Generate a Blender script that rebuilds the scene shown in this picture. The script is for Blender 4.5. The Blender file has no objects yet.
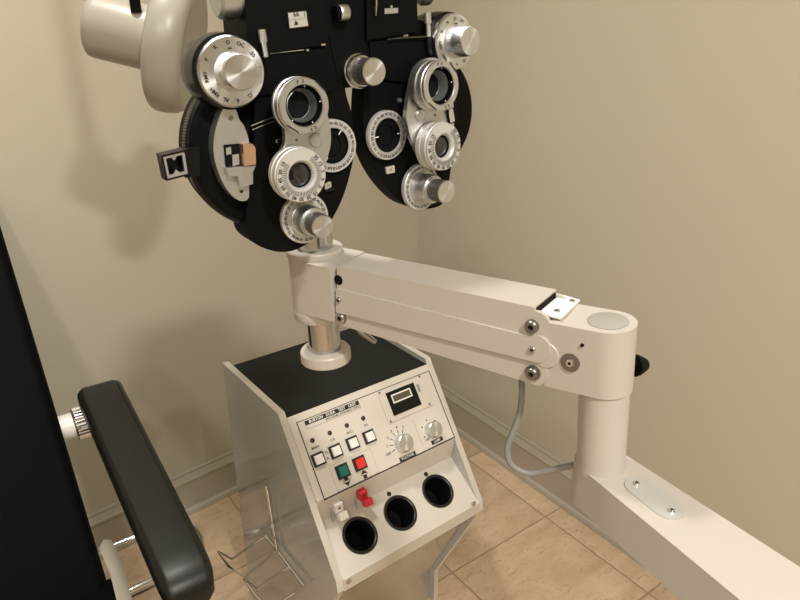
import bpy, bmesh, math
import numpy as np
from mathutils import Matrix, Vector
from math import pi, sin, cos, radians

scene = bpy.context.scene
COL = scene.collection

# ------------------------------------------------------------------ camera maths
FPX, PITCH, CAMH, AZ = 650.0, radians(23.0), 1.4, radians(53.8)
fwd_h = Vector((cos(AZ), sin(AZ), 0)); RT = Vector((sin(AZ), -cos(AZ), 0)); UP = Vector((0, 0, 1))
FW = fwd_h * cos(PITCH) - UP * sin(PITCH); CU = fwd_h * sin(PITCH) + UP * cos(PITCH)
CAM = Vector((0, 0, CAMH))

def ray(x, y): return FW + RT * ((x - 400) / FPX) + CU * ((300 - y) / FPX)
def at(x, y, d): return CAM + ray(x, y) * d
def ground(x, y, z=0.0):
    r = ray(x, y); return CAM + r * ((z - CAMH) / r.z)
def hit(x, y, p, n):
    r = ray(x, y); return CAM + r * ((p - CAM).dot(n) / r.dot(n))
def lean_axis(B, x, y):
    """point above B (moved along up and image-right only) that is seen at x, y"""
    r = ray(x, y)
    A = np.array([[UP.x, RT.x, -r.x], [UP.y, RT.y, -r.y], [UP.z, RT.z, -r.z]])
    s = np.linalg.solve(A, np.array(CAM - B)); return B + UP * float(s[0]) + RT * float(s[1])
def frame(o, x, y, z): 
    return Matrix(((x.x, y.x, z.x, o.x), (x.y, y.y, z.y, o.y), (x.z, y.z, z.z, o.z), (0, 0, 0, 1)))
def axis_frame(o, zdir, xhint=Vector((1, 0, 0))):
    z = zdir.normalized()
    if abs(z.dot(xhint)) > .95: xhint = Vector((0, 1, 0))
    y = z.cross(xhint).normalized(); x = y.cross(z)
    return frame(o, x, y, z)
def T(x, y, z=0): return Matrix.Translation((x, y, z))

# ------------------------------------------------------------------ materials
def s2l(c): return tuple(((v / 255) / 12.92 if v / 255 <= .04045 else ((v / 255 + .055) / 1.055) ** 2.4) for v in c)
def mat(name, col, rough=.5, metal=0.0, spec=.5, bump=None, aniso=0, coat=0, var=0):
    m = bpy.data.materials.new(name); m.use_nodes = True
    nt = m.node_tree; b = nt.nodes['Principled BSDF']
    b.inputs['Base Color'].default_value = (*col, 1); b.inputs['Roughness'].default_value = rough
    b.inputs['Metallic'].default_value = metal; b.inputs['Specular IOR Level'].default_value = spec
    if coat: b.inputs['Coat Weight'].default_value = coat; b.inputs['Coat Roughness'].default_value = .08
    if aniso:
        b.inputs['Anisotropic'].default_value = aniso
        t = nt.nodes.new('ShaderNodeTangent'); t.direction_type = 'RADIAL'; t.axis = 'Z'
        nt.links.new(t.outputs[0], b.inputs['Tangent'])
    tc = nt.nodes.new('ShaderNodeTexCoord')
    if bump:
        n = nt.nodes.new('ShaderNodeTexNoise'); n.inputs['Scale'].default_value = bump[0]; n.inputs['Detail'].default_value = 4
        bp = nt.nodes.new('ShaderNodeBump'); bp.inputs['Strength'].default_value = bump[1]; bp.inputs['Distance'].default_value = bump[2]
        nt.links.new(tc.outputs['Object'], n.inputs['Vector']); nt.links.new(n.outputs['Fac'], bp.inputs['Height'])
        nt.links.new(bp.outputs[0], b.inputs['Normal'])
    if var:
        n = nt.nodes.new('ShaderNodeTexNoise'); n.inputs['Scale'].default_value = 9; n.inputs['Detail'].default_value = 6
        r = nt.nodes.new('ShaderNodeMapRange'); r.inputs['To Min'].default_value = rough * (1 - var); r.inputs['To Max'].default_value = rough * (1 + var)
        nt.links.new(tc.outputs['Object'], n.inputs['Vector']); nt.links.new(n.outputs['Fac'], r.inputs['Value'])
        nt.links.new(r.outputs[0], b.inputs['Roughness'])
    return m

M = {}
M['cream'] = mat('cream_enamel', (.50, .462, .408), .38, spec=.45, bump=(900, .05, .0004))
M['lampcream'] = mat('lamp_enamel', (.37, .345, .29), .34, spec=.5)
M['console'] = mat('console_paint', (.62, .585, .52), .30, spec=.5, bump=(700, .06, .0003))
M['olive'] = mat('aged_strip', (.09, .083, .06), .4, .6)
M['panel'] = mat('panel_paint', (.66, .62, .55), .42, spec=.4)
M['gloss'] = mat('gloss_laminate', (.43, .42, .395), .10, spec=.6, coat=.7)
M['mat'] = mat('rubber_mat', (.012, .012, .012),   .62, spec=.25, bump=(500, .1, .0004))
M['black'] = mat('black_satin', (.0028, .0027, .0025), .55, spec=.10, bump=(1400, .1, .0002))
M['blackgloss'] = mat('black_gloss', (.004, .004, .0042), .28, spec=.28)
M['void'] = mat('dark_recess', (.003, .003, .003), .7, spec=.15)
M['rubber'] = mat('black_rubber', (.012, .011, .011), .33, spec=.4)
M['leather'] = mat('black_leather', (.009, .009, .0078), .38, spec=.36, bump=(260, .12, .0008), var=.2)
M['seatleather'] = mat('black_upholstery', (.0022, .0021, .0026), .6, spec=.07, bump=(260, .1, .0008))
M['chrome'] = mat('chrome', (.76, .77, .78), .10, 1.0)
M['steel'] = mat('steel', (.60, .605, .60), .22, 1.0)
M['alu'] = mat('spun_aluminium', (.72, .73, .735), .30, 1.0, aniso=.85)
M['satin'] = mat('satin_aluminium', (.60, .61, .61), .36, .92)
M['dial'] = mat('dial_silver', (.63, .63, .61), .42, .45)
M['knurl'] = mat('knurled_grey', (.16, .155, .145), .45, .6, bump=(1500, .3, .0005))
M['ink'] = mat('black_ink', (.012, .012, .012), .6)
M['greyink'] = mat('grey_ink', (.12, .11, .10), .6)
M['white'] = mat('white_plastic', (.86, .84, .80), .35)
M['offwhite'] = mat('scale_white', (.47, .445, .39), .5)
M['green'] = mat('green_plastic', (.004, .16, .14), .4)
M['red'] = mat('red_plastic', (.72, .035, .03), .35)
M['rose'] = mat('rose_red_plastic', (.62, .03, .05), .35)
M['darkred'] = mat('led_lens', (.05, .02, .015), .3)
M['grey'] = mat('grey_plastic', (.30, .29, .26), .45)
M['cable'] = mat('grey_cable', (.24, .235, .22), .42)
M['lcd'] = mat('display_glass', (.10, .085, .06), .2)
M['plate'] = mat('grey_plate', (.56, .56, .53), .4, .3)
M['cap'] = mat('elbow_cap_grey', (.34, .325, .285), .45)
M['wood'] = mat('dark_door_wood', (.045, .026, .015), .35, bump=(40, .1, .001))
M['boxgrey'] = mat('box_grey', (.30, .29, .27), .4)
M['skirt'] = mat('polished_skirt', (.52, .49, .44), .07, .55, spec=.8)
M['rod'] = mat('polished_rod', (.55, .555, .55), .18, 1.0)
M['brass'] = mat('copper_mirror', (.75, .50, .34), .28, .85)
M['glass'] = mat('lens_glass', (.01, .01, .011), .04, spec=.9)
M['washer'] = mat('dark_washer', (.25, .23, .21), .35, .85)

def room_paint(name, col, rough, scale, strength, tone=.05):
    m = mat(name, col, rough, spec=.3, bump=(scale, strength, .002))
    nt = m.node_tree; b = nt.nodes['Principled BSDF']; tc = nt.nodes['Texture Coordinate'] if 'Texture Coordinate' in nt.nodes else nt.nodes.new('ShaderNodeTexCoord')
    n = nt.nodes.new('ShaderNodeTexNoise'); n.inputs['Scale'].default_value = 2.2; n.inputs['Detail'].default_value = 5
    r = nt.nodes.new('ShaderNodeMapRange'); r.inputs['To Min'].default_value = 1 - tone; r.inputs['To Max'].default_value = 1 + tone
    mx = nt.nodes.new('ShaderNodeMix'); mx.data_type = 'RGBA'; mx.blend_type = 'MULTIPLY'; mx.inputs['Factor'].default_value = 1
    mx.inputs['A'].default_value = (*col, 1)
    nt.links.new(tc.outputs['Object'], n.inputs['Vector']); nt.links.new(n.outputs['Fac'], r.inputs['Value'])
    nt.links.new(r.outputs[0], mx.inputs['B']); nt.links.new(mx.outputs['Result'], b.inputs['Base Color'])
    return m
M['wall'] = room_paint('wall_paint', (.535, .497, .400), .55, 160, .05, .025)
M['base'] = room_paint('baseboard_paint', (.44, .405, .325), .33, 60, .03, .02)
M['ceil'] = room_paint('ceiling_paint', (.72, .69, .62), .8, 120, .1, .02)

def floor_material():
    m = bpy.data.materials.new('travertine_tile'); m.use_nodes = True
    nt = m.node_tree; N = nt.nodes; L = nt.links; b = N['Principled BSDF']
    tc = N.new('ShaderNodeTexCoord'); sep = N.new('ShaderNodeSeparateXYZ'); L.new(tc.outputs['Object'], sep.inputs[0])
    def math_(op, a, c=None, d=None):
        n = N.new('ShaderNodeMath'); n.operation = op
        for i, v in enumerate((a, c, d)):
            if v is None: continue
            if isinstance(v, (int, float)): n.inputs[i].default_value = v
            else: L.new(v, n.inputs[i])
        return n.outputs[0]
    cells, dists = [], []
    for o, off, size in ((sep.outputs[0], 1.299, .376), (sep.outputs[1], 1.015, .363)):
        q = math_('DIVIDE', math_('SUBTRACT', o, off), size)
        cells.append(math_('FLOOR', q)); fr = math_('FRACT', q)
        dists.append(math_('MULTIPLY', math_('MINIMUM', fr, math_('SUBTRACT', 1.0, fr)), size))
    wob = N.new('ShaderNodeTexNoise'); wob.inputs['Scale'].default_value = 45; L.new(tc.outputs['Object'], wob.inputs['Vector'])
    d = math_('ADD', math_('MINIMUM', dists[0], dists[1]), math_('MULTIPLY', math_('SUBTRACT', wob.outputs['Fac'], .5), .0022))
    g = N.new('ShaderNodeMapRange'); g.interpolation_type = 'SMOOTHSTEP'; g.inputs['From Min'].default_value = .0014; g.inputs['From Max'].default_value = .0034; L.new(d, g.inputs['Value'])
    comb = N.new('ShaderNodeCombineXYZ'); L.new(cells[0], comb.inputs[0]); L.new(cells[1], comb.inputs[1])
    wn = N.new('ShaderNodeTexWhiteNoise'); wn.noise_dimensions = '2D'; L.new(comb.outputs[0], wn.inputs['Vector'])
    off = N.new('ShaderNodeVectorMath'); off.operation = 'MULTIPLY_ADD'; off.inputs[1].default_value = (7, 7, 7)
    L.new(wn.outputs['Color'], off.inputs[0]); L.new(tc.outputs['Object'], off.inputs[2])
    mp = N.new('ShaderNodeMapping'); mp.inputs['Scale'].default_value = (1.0, 2.4, 1); mp.inputs['Rotation'].default_value = (0, 0, .5); L.new(off.outputs[0], mp.inputs['Vector'])
    n1 = N.new('ShaderNodeTexNoise'); n1.inputs['Scale'].default_value = 7; n1.inputs['Detail'].default_value = 9; n1.inputs['Roughness'].default_value = .62; n1.inputs['Distortion'].default_value = .6; L.new(mp.outputs[0], n1.inputs['Vector'])
    cr = N.new('ShaderNodeValToRGB'); e = cr.color_ramp.elements
    e[0].position = .3; e[0].color = (.50, .36, .23, 1); e[1].position = .72; e[1].color = (.68, .53, .37, 1)
    x = e.new(.5); x.color = (.61, .455, .305, 1)
    L.new(n1.outputs['Fac'], cr.inputs[0])
    # pits and veins
    n2 = N.new('ShaderNodeTexNoise'); n2.inputs['Scale'].default_value = 38; n2.inputs['Detail'].default_value = 6; n2.inputs['Distortion'].default_value = 1.2; L.new(mp.outputs[0], n2.inputs['Vector'])
    p = N.new('ShaderNodeMapRange'); p.inputs['From Min'].default_value = .30; p.inputs['From Max'].default_value = .44; L.new(n2.outputs['Fac'], p.inputs['Value'])
    mx = N.new('ShaderNodeMix'); mx.data_type = 'RGBA'; mx.inputs['A'].default_value = (.47, .335, .215, 1); L.new(p.outputs[0], mx.inputs['Factor']); L.new(cr.outputs[0], mx.inputs['B'])
    hs = N.new('ShaderNodeHueSaturation'); L.new(mx.outputs['Result'], hs.inputs['Color'])
    vr = N.new('ShaderNodeMapRange'); vr.inputs['To Min'].default_value = .86; vr.inputs['To Max'].default_value = 1.1; L.new(wn.outputs['Value'], vr.inputs['Value']); L.new(vr.outputs[0], hs.inputs['Value'])
    gm = N.new('ShaderNodeMix'); gm.data_type = 'RGBA'; gm.inputs['A'].default_value = (.36, .26, .17, 1); L.new(g.outputs[0], gm.inputs['Factor']); L.new(hs.outputs[0], gm.inputs['B'])
    L.new(gm.outputs['Result'], b.inputs['Base Color'])
    b.inputs['Roughness'].default_value = .42; b.inputs['Specular IOR Level'].default_value = .35
    h = math_('ADD', math_('MULTIPLY', g.outputs[0], 1.0), math_('MULTIPLY', p.outputs[0], .25))
    bp = N.new('ShaderNodeBump'); bp.inputs['Strength'].default_value = .45; bp.inputs['Distance'].default_value = .002; L.new(h, bp.inputs['Height']); L.new(bp.outputs[0], b.inputs['Normal'])
    return m
M['floor'] = floor_material()

# ------------------------------------------------------------------ mesh builder
GLYPHS = {}
def glyph(txt):
    if txt not in GLYPHS:
        cu = bpy.data.curves.new('lettering', 'FONT'); cu.body = txt; cu.align_x = 'CENTER'; cu.align_y = 'CENTER'; cu.size = 1; cu.offset = .018; cu.resolution_u = 2
        ob = bpy.data.objects.new('lettering', cu); COL.objects.link(ob)
        dg = bpy.context.evaluated_depsgraph_get(); dg.update()
        me = ob.evaluated_get(dg).to_mesh()
        GLYPHS[txt] = ([v.co.copy() for v in me.vertices], [tuple(p.vertices) for p in me.polygons])
        ob.evaluated_get(dg).to_mesh_clear()
        bpy.data.objects.remove(ob); bpy.data.curves.remove(cu)
    return GLYPHS[txt]

class MB:
    def __init__(s): s.bm = bmesh.new()
    def _faces(s, vs, faces, mi=0, m=None):
        vv = [s.bm.verts.new((m @ Vector(v)) if m else v) for v in vs]; out = []
        for f in faces:
            try: q = s.bm.faces.new([vv[i] for i in f]); q.material_index = mi; out.append(q)
            except ValueError: pass
        return vv, out
    def box(s, c, d, mi=0, m=None, bev=0, seg=2):
        x, y, z = c; a, b, e = d[0] / 2, d[1] / 2, d[2] / 2
        vs = [(x + i * a, y + j * b, z + k * e) for i in (-1, 1) for j in (-1, 1) for k in (-1, 1)]
        fs = [(0, 1, 3, 2), (4, 6, 7, 5), (0, 4, 5, 1), (2, 3, 7, 6), (0, 2, 6, 4), (1, 5, 7, 3)]
        vv, ff = s._faces(vs, fs, mi, m)
        if bev: s.bevel(ff, bev, seg)
        return s
    def bevel(s, ff, w, seg=2, ang=28):
        es = set()
        for f in ff:
            for e in f.edges:
                if len(e.link_faces) == 2 and math.degrees(e.calc_face_angle(0)) > ang: es.add(e)
        if es: bmesh.ops.bevel(s.bm, geom=list(es), offset=w, segments=seg, profile=.5, affect='EDGES', clamp_overlap=True)
    def prism(s, poly, h0, h1, mi=0, m=None, bev=0, seg=2, ang=28, scale_back=1):
        a = sum(poly[i][0] * poly[(i + 1) % len(poly)][1] - poly[(i + 1) % len(poly)][0] * poly[i][1] for i in range(len(poly)))
        if a < 0: poly = poly[::-1]
        n = len(poly)
        vs = [(p[0], p[1], h0) for p in poly] + [(p[0], p[1], h1) for p in poly]
        fs = [tuple(range(n - 1, -1, -1)), tuple(range(n, 2 * n))] + [(i, (i + 1) % n, n + (i + 1) % n, n + i) for i in range(n)]
        vv, ff = s._faces(vs, fs, mi, m)
        if bev: s.bevel(ff, bev, seg, ang)
        return s
    def lathe(s, prof, mi=0, m=None, seg=48, knurl=None, closed=False):
        """prof: (r, h[, mat]) list around local z; knurl=(count, depth, i0, i1) notches those rings"""
        rings = []
        for k, p in enumerate(prof):
            r, h = p[0], p[1]
            if r < 1e-7: rings.append([s.bm.verts.new((m @ Vector((0, 0, h))) if m else (0, 0, h))]); continue
            ring = []
            for i in range(seg):
                rr = r
                if knurl and knurl[2] <= k <= knurl[3] and i % knurl[0] == 0: rr = r - knurl[1]
                v = Vector((rr * cos(2 * pi * i / seg), rr * sin(2 * pi * i / seg), h)); ring.append(s.bm.verts.new(m @ v if m else v))
            rings.append(ring)
        prs = [(k, k + 1) for k in range(len(prof) - 1)] + ([(len(prof) - 1, 0)] if closed else [])
        for k, k2 in prs:
            a, b = rings[k], rings[k2]; mm = prof[k][2] if len(prof[k]) > 2 else mi
            for i in range(seg):
                j = (i + 1) % seg
                if len(a) == 1 and len(b) == 1: continue
                if len(a) == 1: vs = (a[0], b[j], b[i])
                elif len(b) == 1: vs = (a[i], a[j], b[0])
                else: vs = (a[i], a[j], b[j], b[i])
                try: f = s.bm.faces.new(vs); f.material_index = mm
                except ValueError: pass
        if not closed:
            for k in (0, -1):
                if len(rings[k]) > 1:
                    pass
        return s
    def tube(s, pts, r, mi=0, seg=10, smooth=0, closed=False, cap=True):
        pts = [Vector(p) for p in pts]
        if smooth:
            out = []; n = len(pts)
            rng = range(n) if closed else range(n - 1)
            for i in rng:
                p0 = pts[(i - 1) % n] if closed or i > 0 else pts[i]; p1 = pts[i]; p2 = pts[(i + 1) % n]; p3 = pts[(i + 2) % n] if closed or i + 2 < n else p2
                for k in range(smooth):
                    t = k / smooth; out.append(.5 * ((2 * p1) + (p2 - p0) * t + (2 * p0 - 5 * p1 + 4 * p2 - p3) * t * t + (3 * p1 - p0 - 3 * p2 + p3) * t ** 3))
            if not closed: out.append(pts[-1])
            pts = out
        n = len(pts); rings = []; prev = None
        for i, p in enumerate(pts):
            a = pts[i - 1] if (i or closed) else p; b = pts[(i + 1) % n] if (i < n - 1 or closed) else p
            t = (b - a).normalized()
            if prev is None: u = t.orthogonal().normalized()
            else: u = (prev - t * prev.dot(t)); u = u.normalized() if u.length > 1e-6 else t.orthogonal().normalized()
            prev = u; w = t.cross(u); rr = r[i] if isinstance(r, (list, tuple)) else r
            rings.append([s.bm.verts.new(p + (u * cos(2 * pi * k / seg) + w * sin(2 * pi * k / seg)) * rr) for k in range(seg)])
        for i in range(n if closed else n - 1):
            a, b = rings[i], rings[(i + 1) % n]
            for k in range(seg):
                f = s.bm.faces.new((a[k], a[(k + 1) % seg], b[(k + 1) % seg], b[k])); f.material_index = mi
        if cap and not closed:
            for R_, rev in ((rings[0], True), (rings[-1], False)):
                f = s.bm.faces.new(R_[::-1] if rev else R_); f.material_index = mi
        return s
    def loft(s, secs, mi=0):
        rings = [[s.bm.verts.new(v) for v in sec] for sec in secs]; n = len(rings[0])
        for a, b in zip(rings, rings[1:]):
            for k in range(n):
                f = s.bm.faces.new((a[k], a[(k + 1) % n], b[(k + 1) % n], b[k])); f.material_index = mi
        for R_, rev in ((rings[0], True), (rings[-1], False)):
            f = s.bm.faces.new(R_[::-1] if rev else R_); f.material_index = mi
        return s
    def text(s, txt, size, m, mi=0, stretch=1):
        vs, fs = glyph(txt)
        s._faces([(v.x * size * stretch, v.y * size, 0) for v in vs], fs, mi, m); return s
    def poly(s, pts, mi=0, m=None):
        a = sum(pts[i][0] * pts[(i + 1) % len(pts)][1] - pts[(i + 1) % len(pts)][0] * pts[i][1] for i in range(len(pts)))
        if a < 0: pts = pts[::-1]
        s._faces([(p[0], p[1], p[2] if len(p) > 2 else 0) for p in pts], [tuple(range(len(pts)))], mi, m); return s
    def build(s, name, mats, parent=None, matrix=None, sharp=32, label=None):
        bm = s.bm
        bmesh.ops.recalc_face_normals(bm, faces=bm.faces)
        for f in bm.faces: f.smooth = True
        for e in bm.edges:
            if len(e.link_faces) == 2 and math.degrees(e.calc_face_angle(0)) > sharp: e.smooth = False
        me = bpy.data.meshes.new(name); bm.to_mesh(me); bm.free()
        for k in (mats if isinstance(mats, (list, tuple)) else [mats]): me.materials.append(M[k])
        o = bpy.data.objects.new(name, me); COL.objects.link(o)
        if parent is not None: o.parent = parent
        if matrix is not None: o.matrix_basis = matrix
        if label: o['label'] = label
        return o

def thing(name, label, cat, matrix, group=None):
    o = bpy.data.objects.new(name, None); COL.objects.link(o); o.empty_display_size = .05
    o.matrix_basis = matrix; o['label'] = label; o['category'] = cat
    if group: o['group'] = group
    return o
def struct(o): o['kind'] = 'structure'; return o
def circ(c, r, n=24, a0=0, a1=2 * pi, full=True):
    k = n if full else n - 1
    return [(c[0] + r * cos(a0 + (a1 - a0) * i / k), c[1] + r * sin(a0 + (a1 - a0) * i / k)) for i in range(n)]
def hull(pts):
    pts = sorted(set((round(p[0], 7), round(p[1], 7)) for p in pts))
    def half(ps):
        h = []
        for p in ps:
            while len(h) >= 2 and (h[-1][0] - h[-2][0]) * (p[1] - h[-2][1]) - (h[-1][1] - h[-2][1]) * (p[0] - h[-2][0]) <= 0: h.pop()
            h.append(p)
        return h
    a, b = half(pts), half(pts[::-1]); return a[:-1] + b[:-1]
def smooth_poly(pts, k=5):
    n = len(pts); out = []
    P_ = [Vector((p[0], p[1])) for p in pts]
    for i in range(n):
        p0, p1, p2, p3 = P_[i - 1], P_[i], P_[(i + 1) % n], P_[(i + 2) % n]
        for j in range(k):
            t = j / k; v = .5 * ((2 * p1) + (p2 - p0) * t + (2 * p0 - 5 * p1 + 4 * p2 - p3) * t * t + (3 * p1 - p0 - 3 * p2 + p3) * t ** 3); out.append((v.x, v.y))
    return out

# ------------------------------------------------------------------ the room
XW = 1.392                                   # right wall
WL_P = Vector((.5, 1.70, 0)); WL_A = radians(6.0)   # left wall line
wl_d = Vector((cos(WL_A), sin(WL_A), 0)); wl_n = Vector((sin(WL_A), -cos(WL_A), 0))
CORNER = WL_P + wl_d * ((XW - WL_P.x) / wl_d.x)
ZC = 2.50
X0, Y0 = -2.2, -2.6
def wall(name, a, b, h=ZC, th=.1):
    d = (b - a).normalized(); n = Vector((-d.y, d.x, 0)); L_ = (b - a).length
    mb = MB(); mb.box((L_ / 2, th / 2, h / 2), (L_, th, h))
    return struct(mb.build(name, 'wall', None, frame(a, d, n, UP)))
LW0 = WL_P + wl_d * ((X0 - WL_P.x) / wl_d.x)
wall('wall_left', LW0, CORNER)
wall('wall_right', CORNER, Vector((XW, Y0, 0)))
wall('wall_back', Vector((XW, Y0, 0)), Vector((X0, Y0, 0)))
wall('wall_far_left', Vector((X0, Y0, 0)), LW0)
mb = MB(); mb.box(((X0 + XW) / 2, (Y0 + CORNER.y) / 2, -.05), (XW - X0 + .3, CORNER.y - Y0 + .3, .1)); struct(mb.build('floor', 'floor'))
mb = MB(); mb.box(((X0 + XW) / 2, (Y0 + CORNER.y) / 2, ZC + .05), (XW - X0 + .3, CORNER.y - Y0 + .3, .1)); struct(mb.build('ceiling', 'ceil'))
BB = [(0, 0), (.024, 0), (.024, .010), (.021, .017), (.0145, .020), (.0135, .021), (.0135, .110), (.0155, .113), (.0155, .119), (.0115, .124), (.0095, .132), (.0065, .136), (.0065, .143), (.003, .149), (0, .149)]
def baseboard(name, a, b):
    d = (b - a).normalized(); n = Vector((d.y, -d.x, 0)); L_ = (b - a).length
    # prism profile in (n, z), extruded along d
    mb = MB(); mb.prism(BB, 0, L_)
    return struct(mb.build(name, 'base', None, frame(a + n * .0005, n, UP, n.cross(UP)) if n.cross(UP).dot(d) > 0 else frame(b + n * .0005, n, UP, n.cross(UP)), sharp=25))
baseboard('baseboard_left', LW0, CORNER); baseboard('baseboard_right', CORNER, Vector((XW, Y0, 0)))

# door in the wall behind the viewer
mb = MB(); mb.box((-.35, Y0 + .02, 1.03), (.90, .04, 2.06), 0, None, .004)
for zz, hh in ((.55, .75), (1.45, .85)): mb.box((-.35, Y0 + .044, zz), (.62, .012, hh), 0, None, .005)
door = struct(mb.build('door_1', 'wood'))
mb = MB(); mb.tube([(-.70, Y0 + .04, 1.0), (-.70, Y0 + .09, 1.0), (-.60, Y0 + .09, 1.0)], .010, 0, 12); mb.build('door_handle', 'chrome', door)
for k, x in enumerate((-.84, .14)):
    mb = MB(); mb.box((x, Y0 + .015, 1.06), (.08, .03, 2.12), 0, None, .004); struct(mb.build('trim_%d' % (k + 1), 'base'))

# ------------------------------------------------------------------ phoropter
PPOS = Vector((.3353, .527, 1.2985)); yaw, pit, rol = radians(32.9), radians(2.02), radians(4.81)
n0 = -fwd_h * cos(yaw) + RT * sin(yaw); x0 = RT * cos(yaw) + fwd_h * sin(yaw)
PX = x0 * cos(rol) + UP * sin(rol); z2 = UP * cos(rol) - x0 * sin(rol)
PN = n0 * cos(pit) + z2 * sin(pit); PZ = z2 * cos(pit) - n0 * sin(pit)
PM = frame(PPOS, PX, PZ, PN); PMI = PM.inverted()
def lp(x, y, o=0.0):
    v = PMI @ hit(x, y, PPOS + PN * o, PN); return (v.x, v.y)
def lps(pts, o=0.0): return [lp(x, y, o) for x, y in pts]
ph = thing('phoropter', 'black phoropter with silver dials and twin lens batteries mounted on the cream stand arm', 'eye test instrument', PM)

def PT(px, c, o):
    return T(c[0], c[1], o) @ (Matrix.Rotation(radians(8), 4, 'Y') if px[0] > 362 else Matrix.Identity(4))
def half(side, ax, dsc, dsr, outline, o_back, o_front):
    # round lens battery behind
    mb = MB(); c = dsc; r = dsr
    n = 360
    prof = [(0, -.046, 1), (r - .006, -.046, 1), (r - .002, -.044, 1), (r - .002, -.030), (r, -.028), (r, -.018), (r - .003, -.016), (r - .003, -.013, 1), (r - .006, -.0105, 1), (0, -.0105, 1)]
    mb.lathe(prof, 0, None, n, knurl=(2, .0006, 4, 5))
    bat = mb.build('lens_battery', ['blackgloss', 'black'], ph, T(c[0], c[1]))
    mb = MB(); mb.prism(smooth_poly(outline, 4), o_back, o_front, 0, None, .0025, 3, 40)
    mb.build('front_cover', 'black', ph)
    return bat

outL = lps([(250, 36), (252, 110), (250, 160), (245, 205), (244, 228), (250, 240), (264, 247.5), (282, 250.5), (300, 245), (322, 228), (337, 203), (346.5, 175), (351, 148), (348, 112), (342, 88), (341, 40), (328, 28), (290, 28)], -.006)
outR = lps([(374, 18), (366, 50), (362, 95), (361.3, 122), (364.5, 150), (374.5, 173), (388.5, 192), (403.5, 204.5), (417, 208), (430, 207.5), (440, 203), (445, 190), (449, 165), (452, 130), (452, 90), (450, 60), (438, 34), (417, 20)], -.004)
half(-1, None, (-.0825, .0062), .0733, outL, -.034, 0.0)
half(1, None, (.0870, .0105), .0652, outR, -.024, 0.0)

# upper housings, yoke, cover lids
def pbox(name, pts, o0, o1, m='black', bev=.0015, parent=ph, ref=None):
    mb = MB(); mb.prism(lps(pts, o1 if ref is None else ref), o0, o1, 0, None, bev, 2, 30); return mb.build(name, m, parent)
hL = pbox('upper_housing', [(242, -60), (247, 40), (256, 55), (325, 44.5), (331, 30), (326, -60)], -.05, .006)
hR = pbox('upper_housing', [(366, -60), (367, 40), (418, 32), (415, -60)], -.05, .006)
pbox('bridge_yoke', [(322, -70), (330, 40), (338, 80), (346, 88), (362, 86), (370, 60), (372, 30), (372, -70)], -.045, .001)
pbox('cover_lid', [(255, 57), (324, 48), (333, 58), (338, 86), (329, 92), (258, 95)], -.01, .003)
pbox('cover_lid', [(369.5, 42), (436, 36), (436, 66), (420, 84), (372, 78)], -.01, .003)
# chrome trim and adjusting strips along the lid seams
def bar(name, p, q, o, r, m='chrome', parent=ph, seg=8):
    a, b = lp(*p, o), lp(*q, o); mb = MB(); mb.tube([(a[0], a[1], o), (b[0], b[1], o)], r, 0, seg); return mb.build(name, m, parent)
bar('seam_strip', (270, 53.5), (304, 49.8), .0045, .0005, 'steel'); bar('seam_screw', (306, 50.2), (308.5, 50), .0055, .0012, 'steel')
bar('seam_screw', (321, 44.6), (325, 44.4), .0068, .0011, 'chrome')
mb = MB(); mb.prism(lps([(387, 39.2), (402, 37.0), (431, 35.8), (431, 36.9), (402, 38.4), (388, 39.8)], .0072), .006, .008); mb.build('seam_strip', 'olive', ph)
bar('seam_screw', (403, 36), (407.5, 35.4), .0085, .0011, 'chrome')
# thin lever rods on the lid of the near half
bar('linkage_rod', (251, 126), (274, 117), .002, .0008, 'olive'); bar('linkage_rod', (252, 130), (274, 121), .001, .0007, 'olive')

def lever(p, q, o):
    a, b = Vector((*lp(*p, o), o)), Vector((*lp(*q, o), o)); c = a.lerp(b, .46)
    mb = MB(); mb.tube([a, c], .0034, 0, 12); mb.tube([c, b], .0023, 0, 12); mb.build('power_lever', 'satin', ph)
lever((261.5, 29.5), (265.8, 57), .010); lever((427.5, 12.5), (428.5, 36.5), .008)

# scale windows
def window(parent, quad, o, txt, tri):
    q = lps(quad, o); mb = MB()
    mb.prism(q, o - .0005, o + .0003); w = mb.build('scale_window', 'offwhite', parent if False else ph)
    return q
qL = lps([(287, 12), (306.5, 10), (309, 26.5), (289, 29)], .0065)
mb = MB(); mb.poly([(p[0], p[1], .0064) for p in qL], 0)
mid = [((qL[0][0] * .5 + qL[3][0] * .5), (qL[0][1] * .5 + qL[3][1] * .5)), ((qL[1][0] + qL[2][0]) / 2, (qL[1][1] + qL[2][1]) / 2)]
mb.poly([(qL[0][0], qL[0][1], .0066), (qL[1][0], qL[1][1], .0066), (mid[1][0], mid[1][1], .0066), (mid[0][0], mid[0][1], .0066)], 1)
win = mb.build('scale_window', ['offwhite', 'plate'], ph)
fr = MB(); 
for i in range(4):
    a, b = Vector((*qL[i], .0068)), Vector((*qL[(i + 1) % 4], .0068)); fr.tube([a, b], .0006, 0, 6)
fr.build('window_frame', 'blackgloss', win)
mb = MB(); cL = lp(296, 14.4, .0067); mb.text('66', .0052, T(cL[0], cL[1], .0069)); 
c2 = lp(304.5, 13.6, .0067); mb.text('|', .0042, T(c2[0], c2[1], .0069))
for i in range(9):
    t = i / 8; a = Vector(mid[0]).lerp(Vector(mid[1]), .04 + .92 * t); mb.box((a.x, a.y + .0007, .0069), (.00025, .0012, .0001))
c3 = lp(296, 22.5, .0067); mb.poly([(c3[0] - .0020, c3[1] - .0017, .0069), (c3[0] + .0020, c3[1] - .0017, .0069), (c3[0], c3[1] + .0020, .0069)])
mb.build('scale_marks', 'ink', win)
qR = lps([(384.5, 8.5), (398, 7.8), (398, 13), (384.5, 14)], .0065)
mb = MB(); mb.poly([(p[0], p[1], .0067) for p in qR]); mb.build('scale_window', 'grey', ph)
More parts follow.
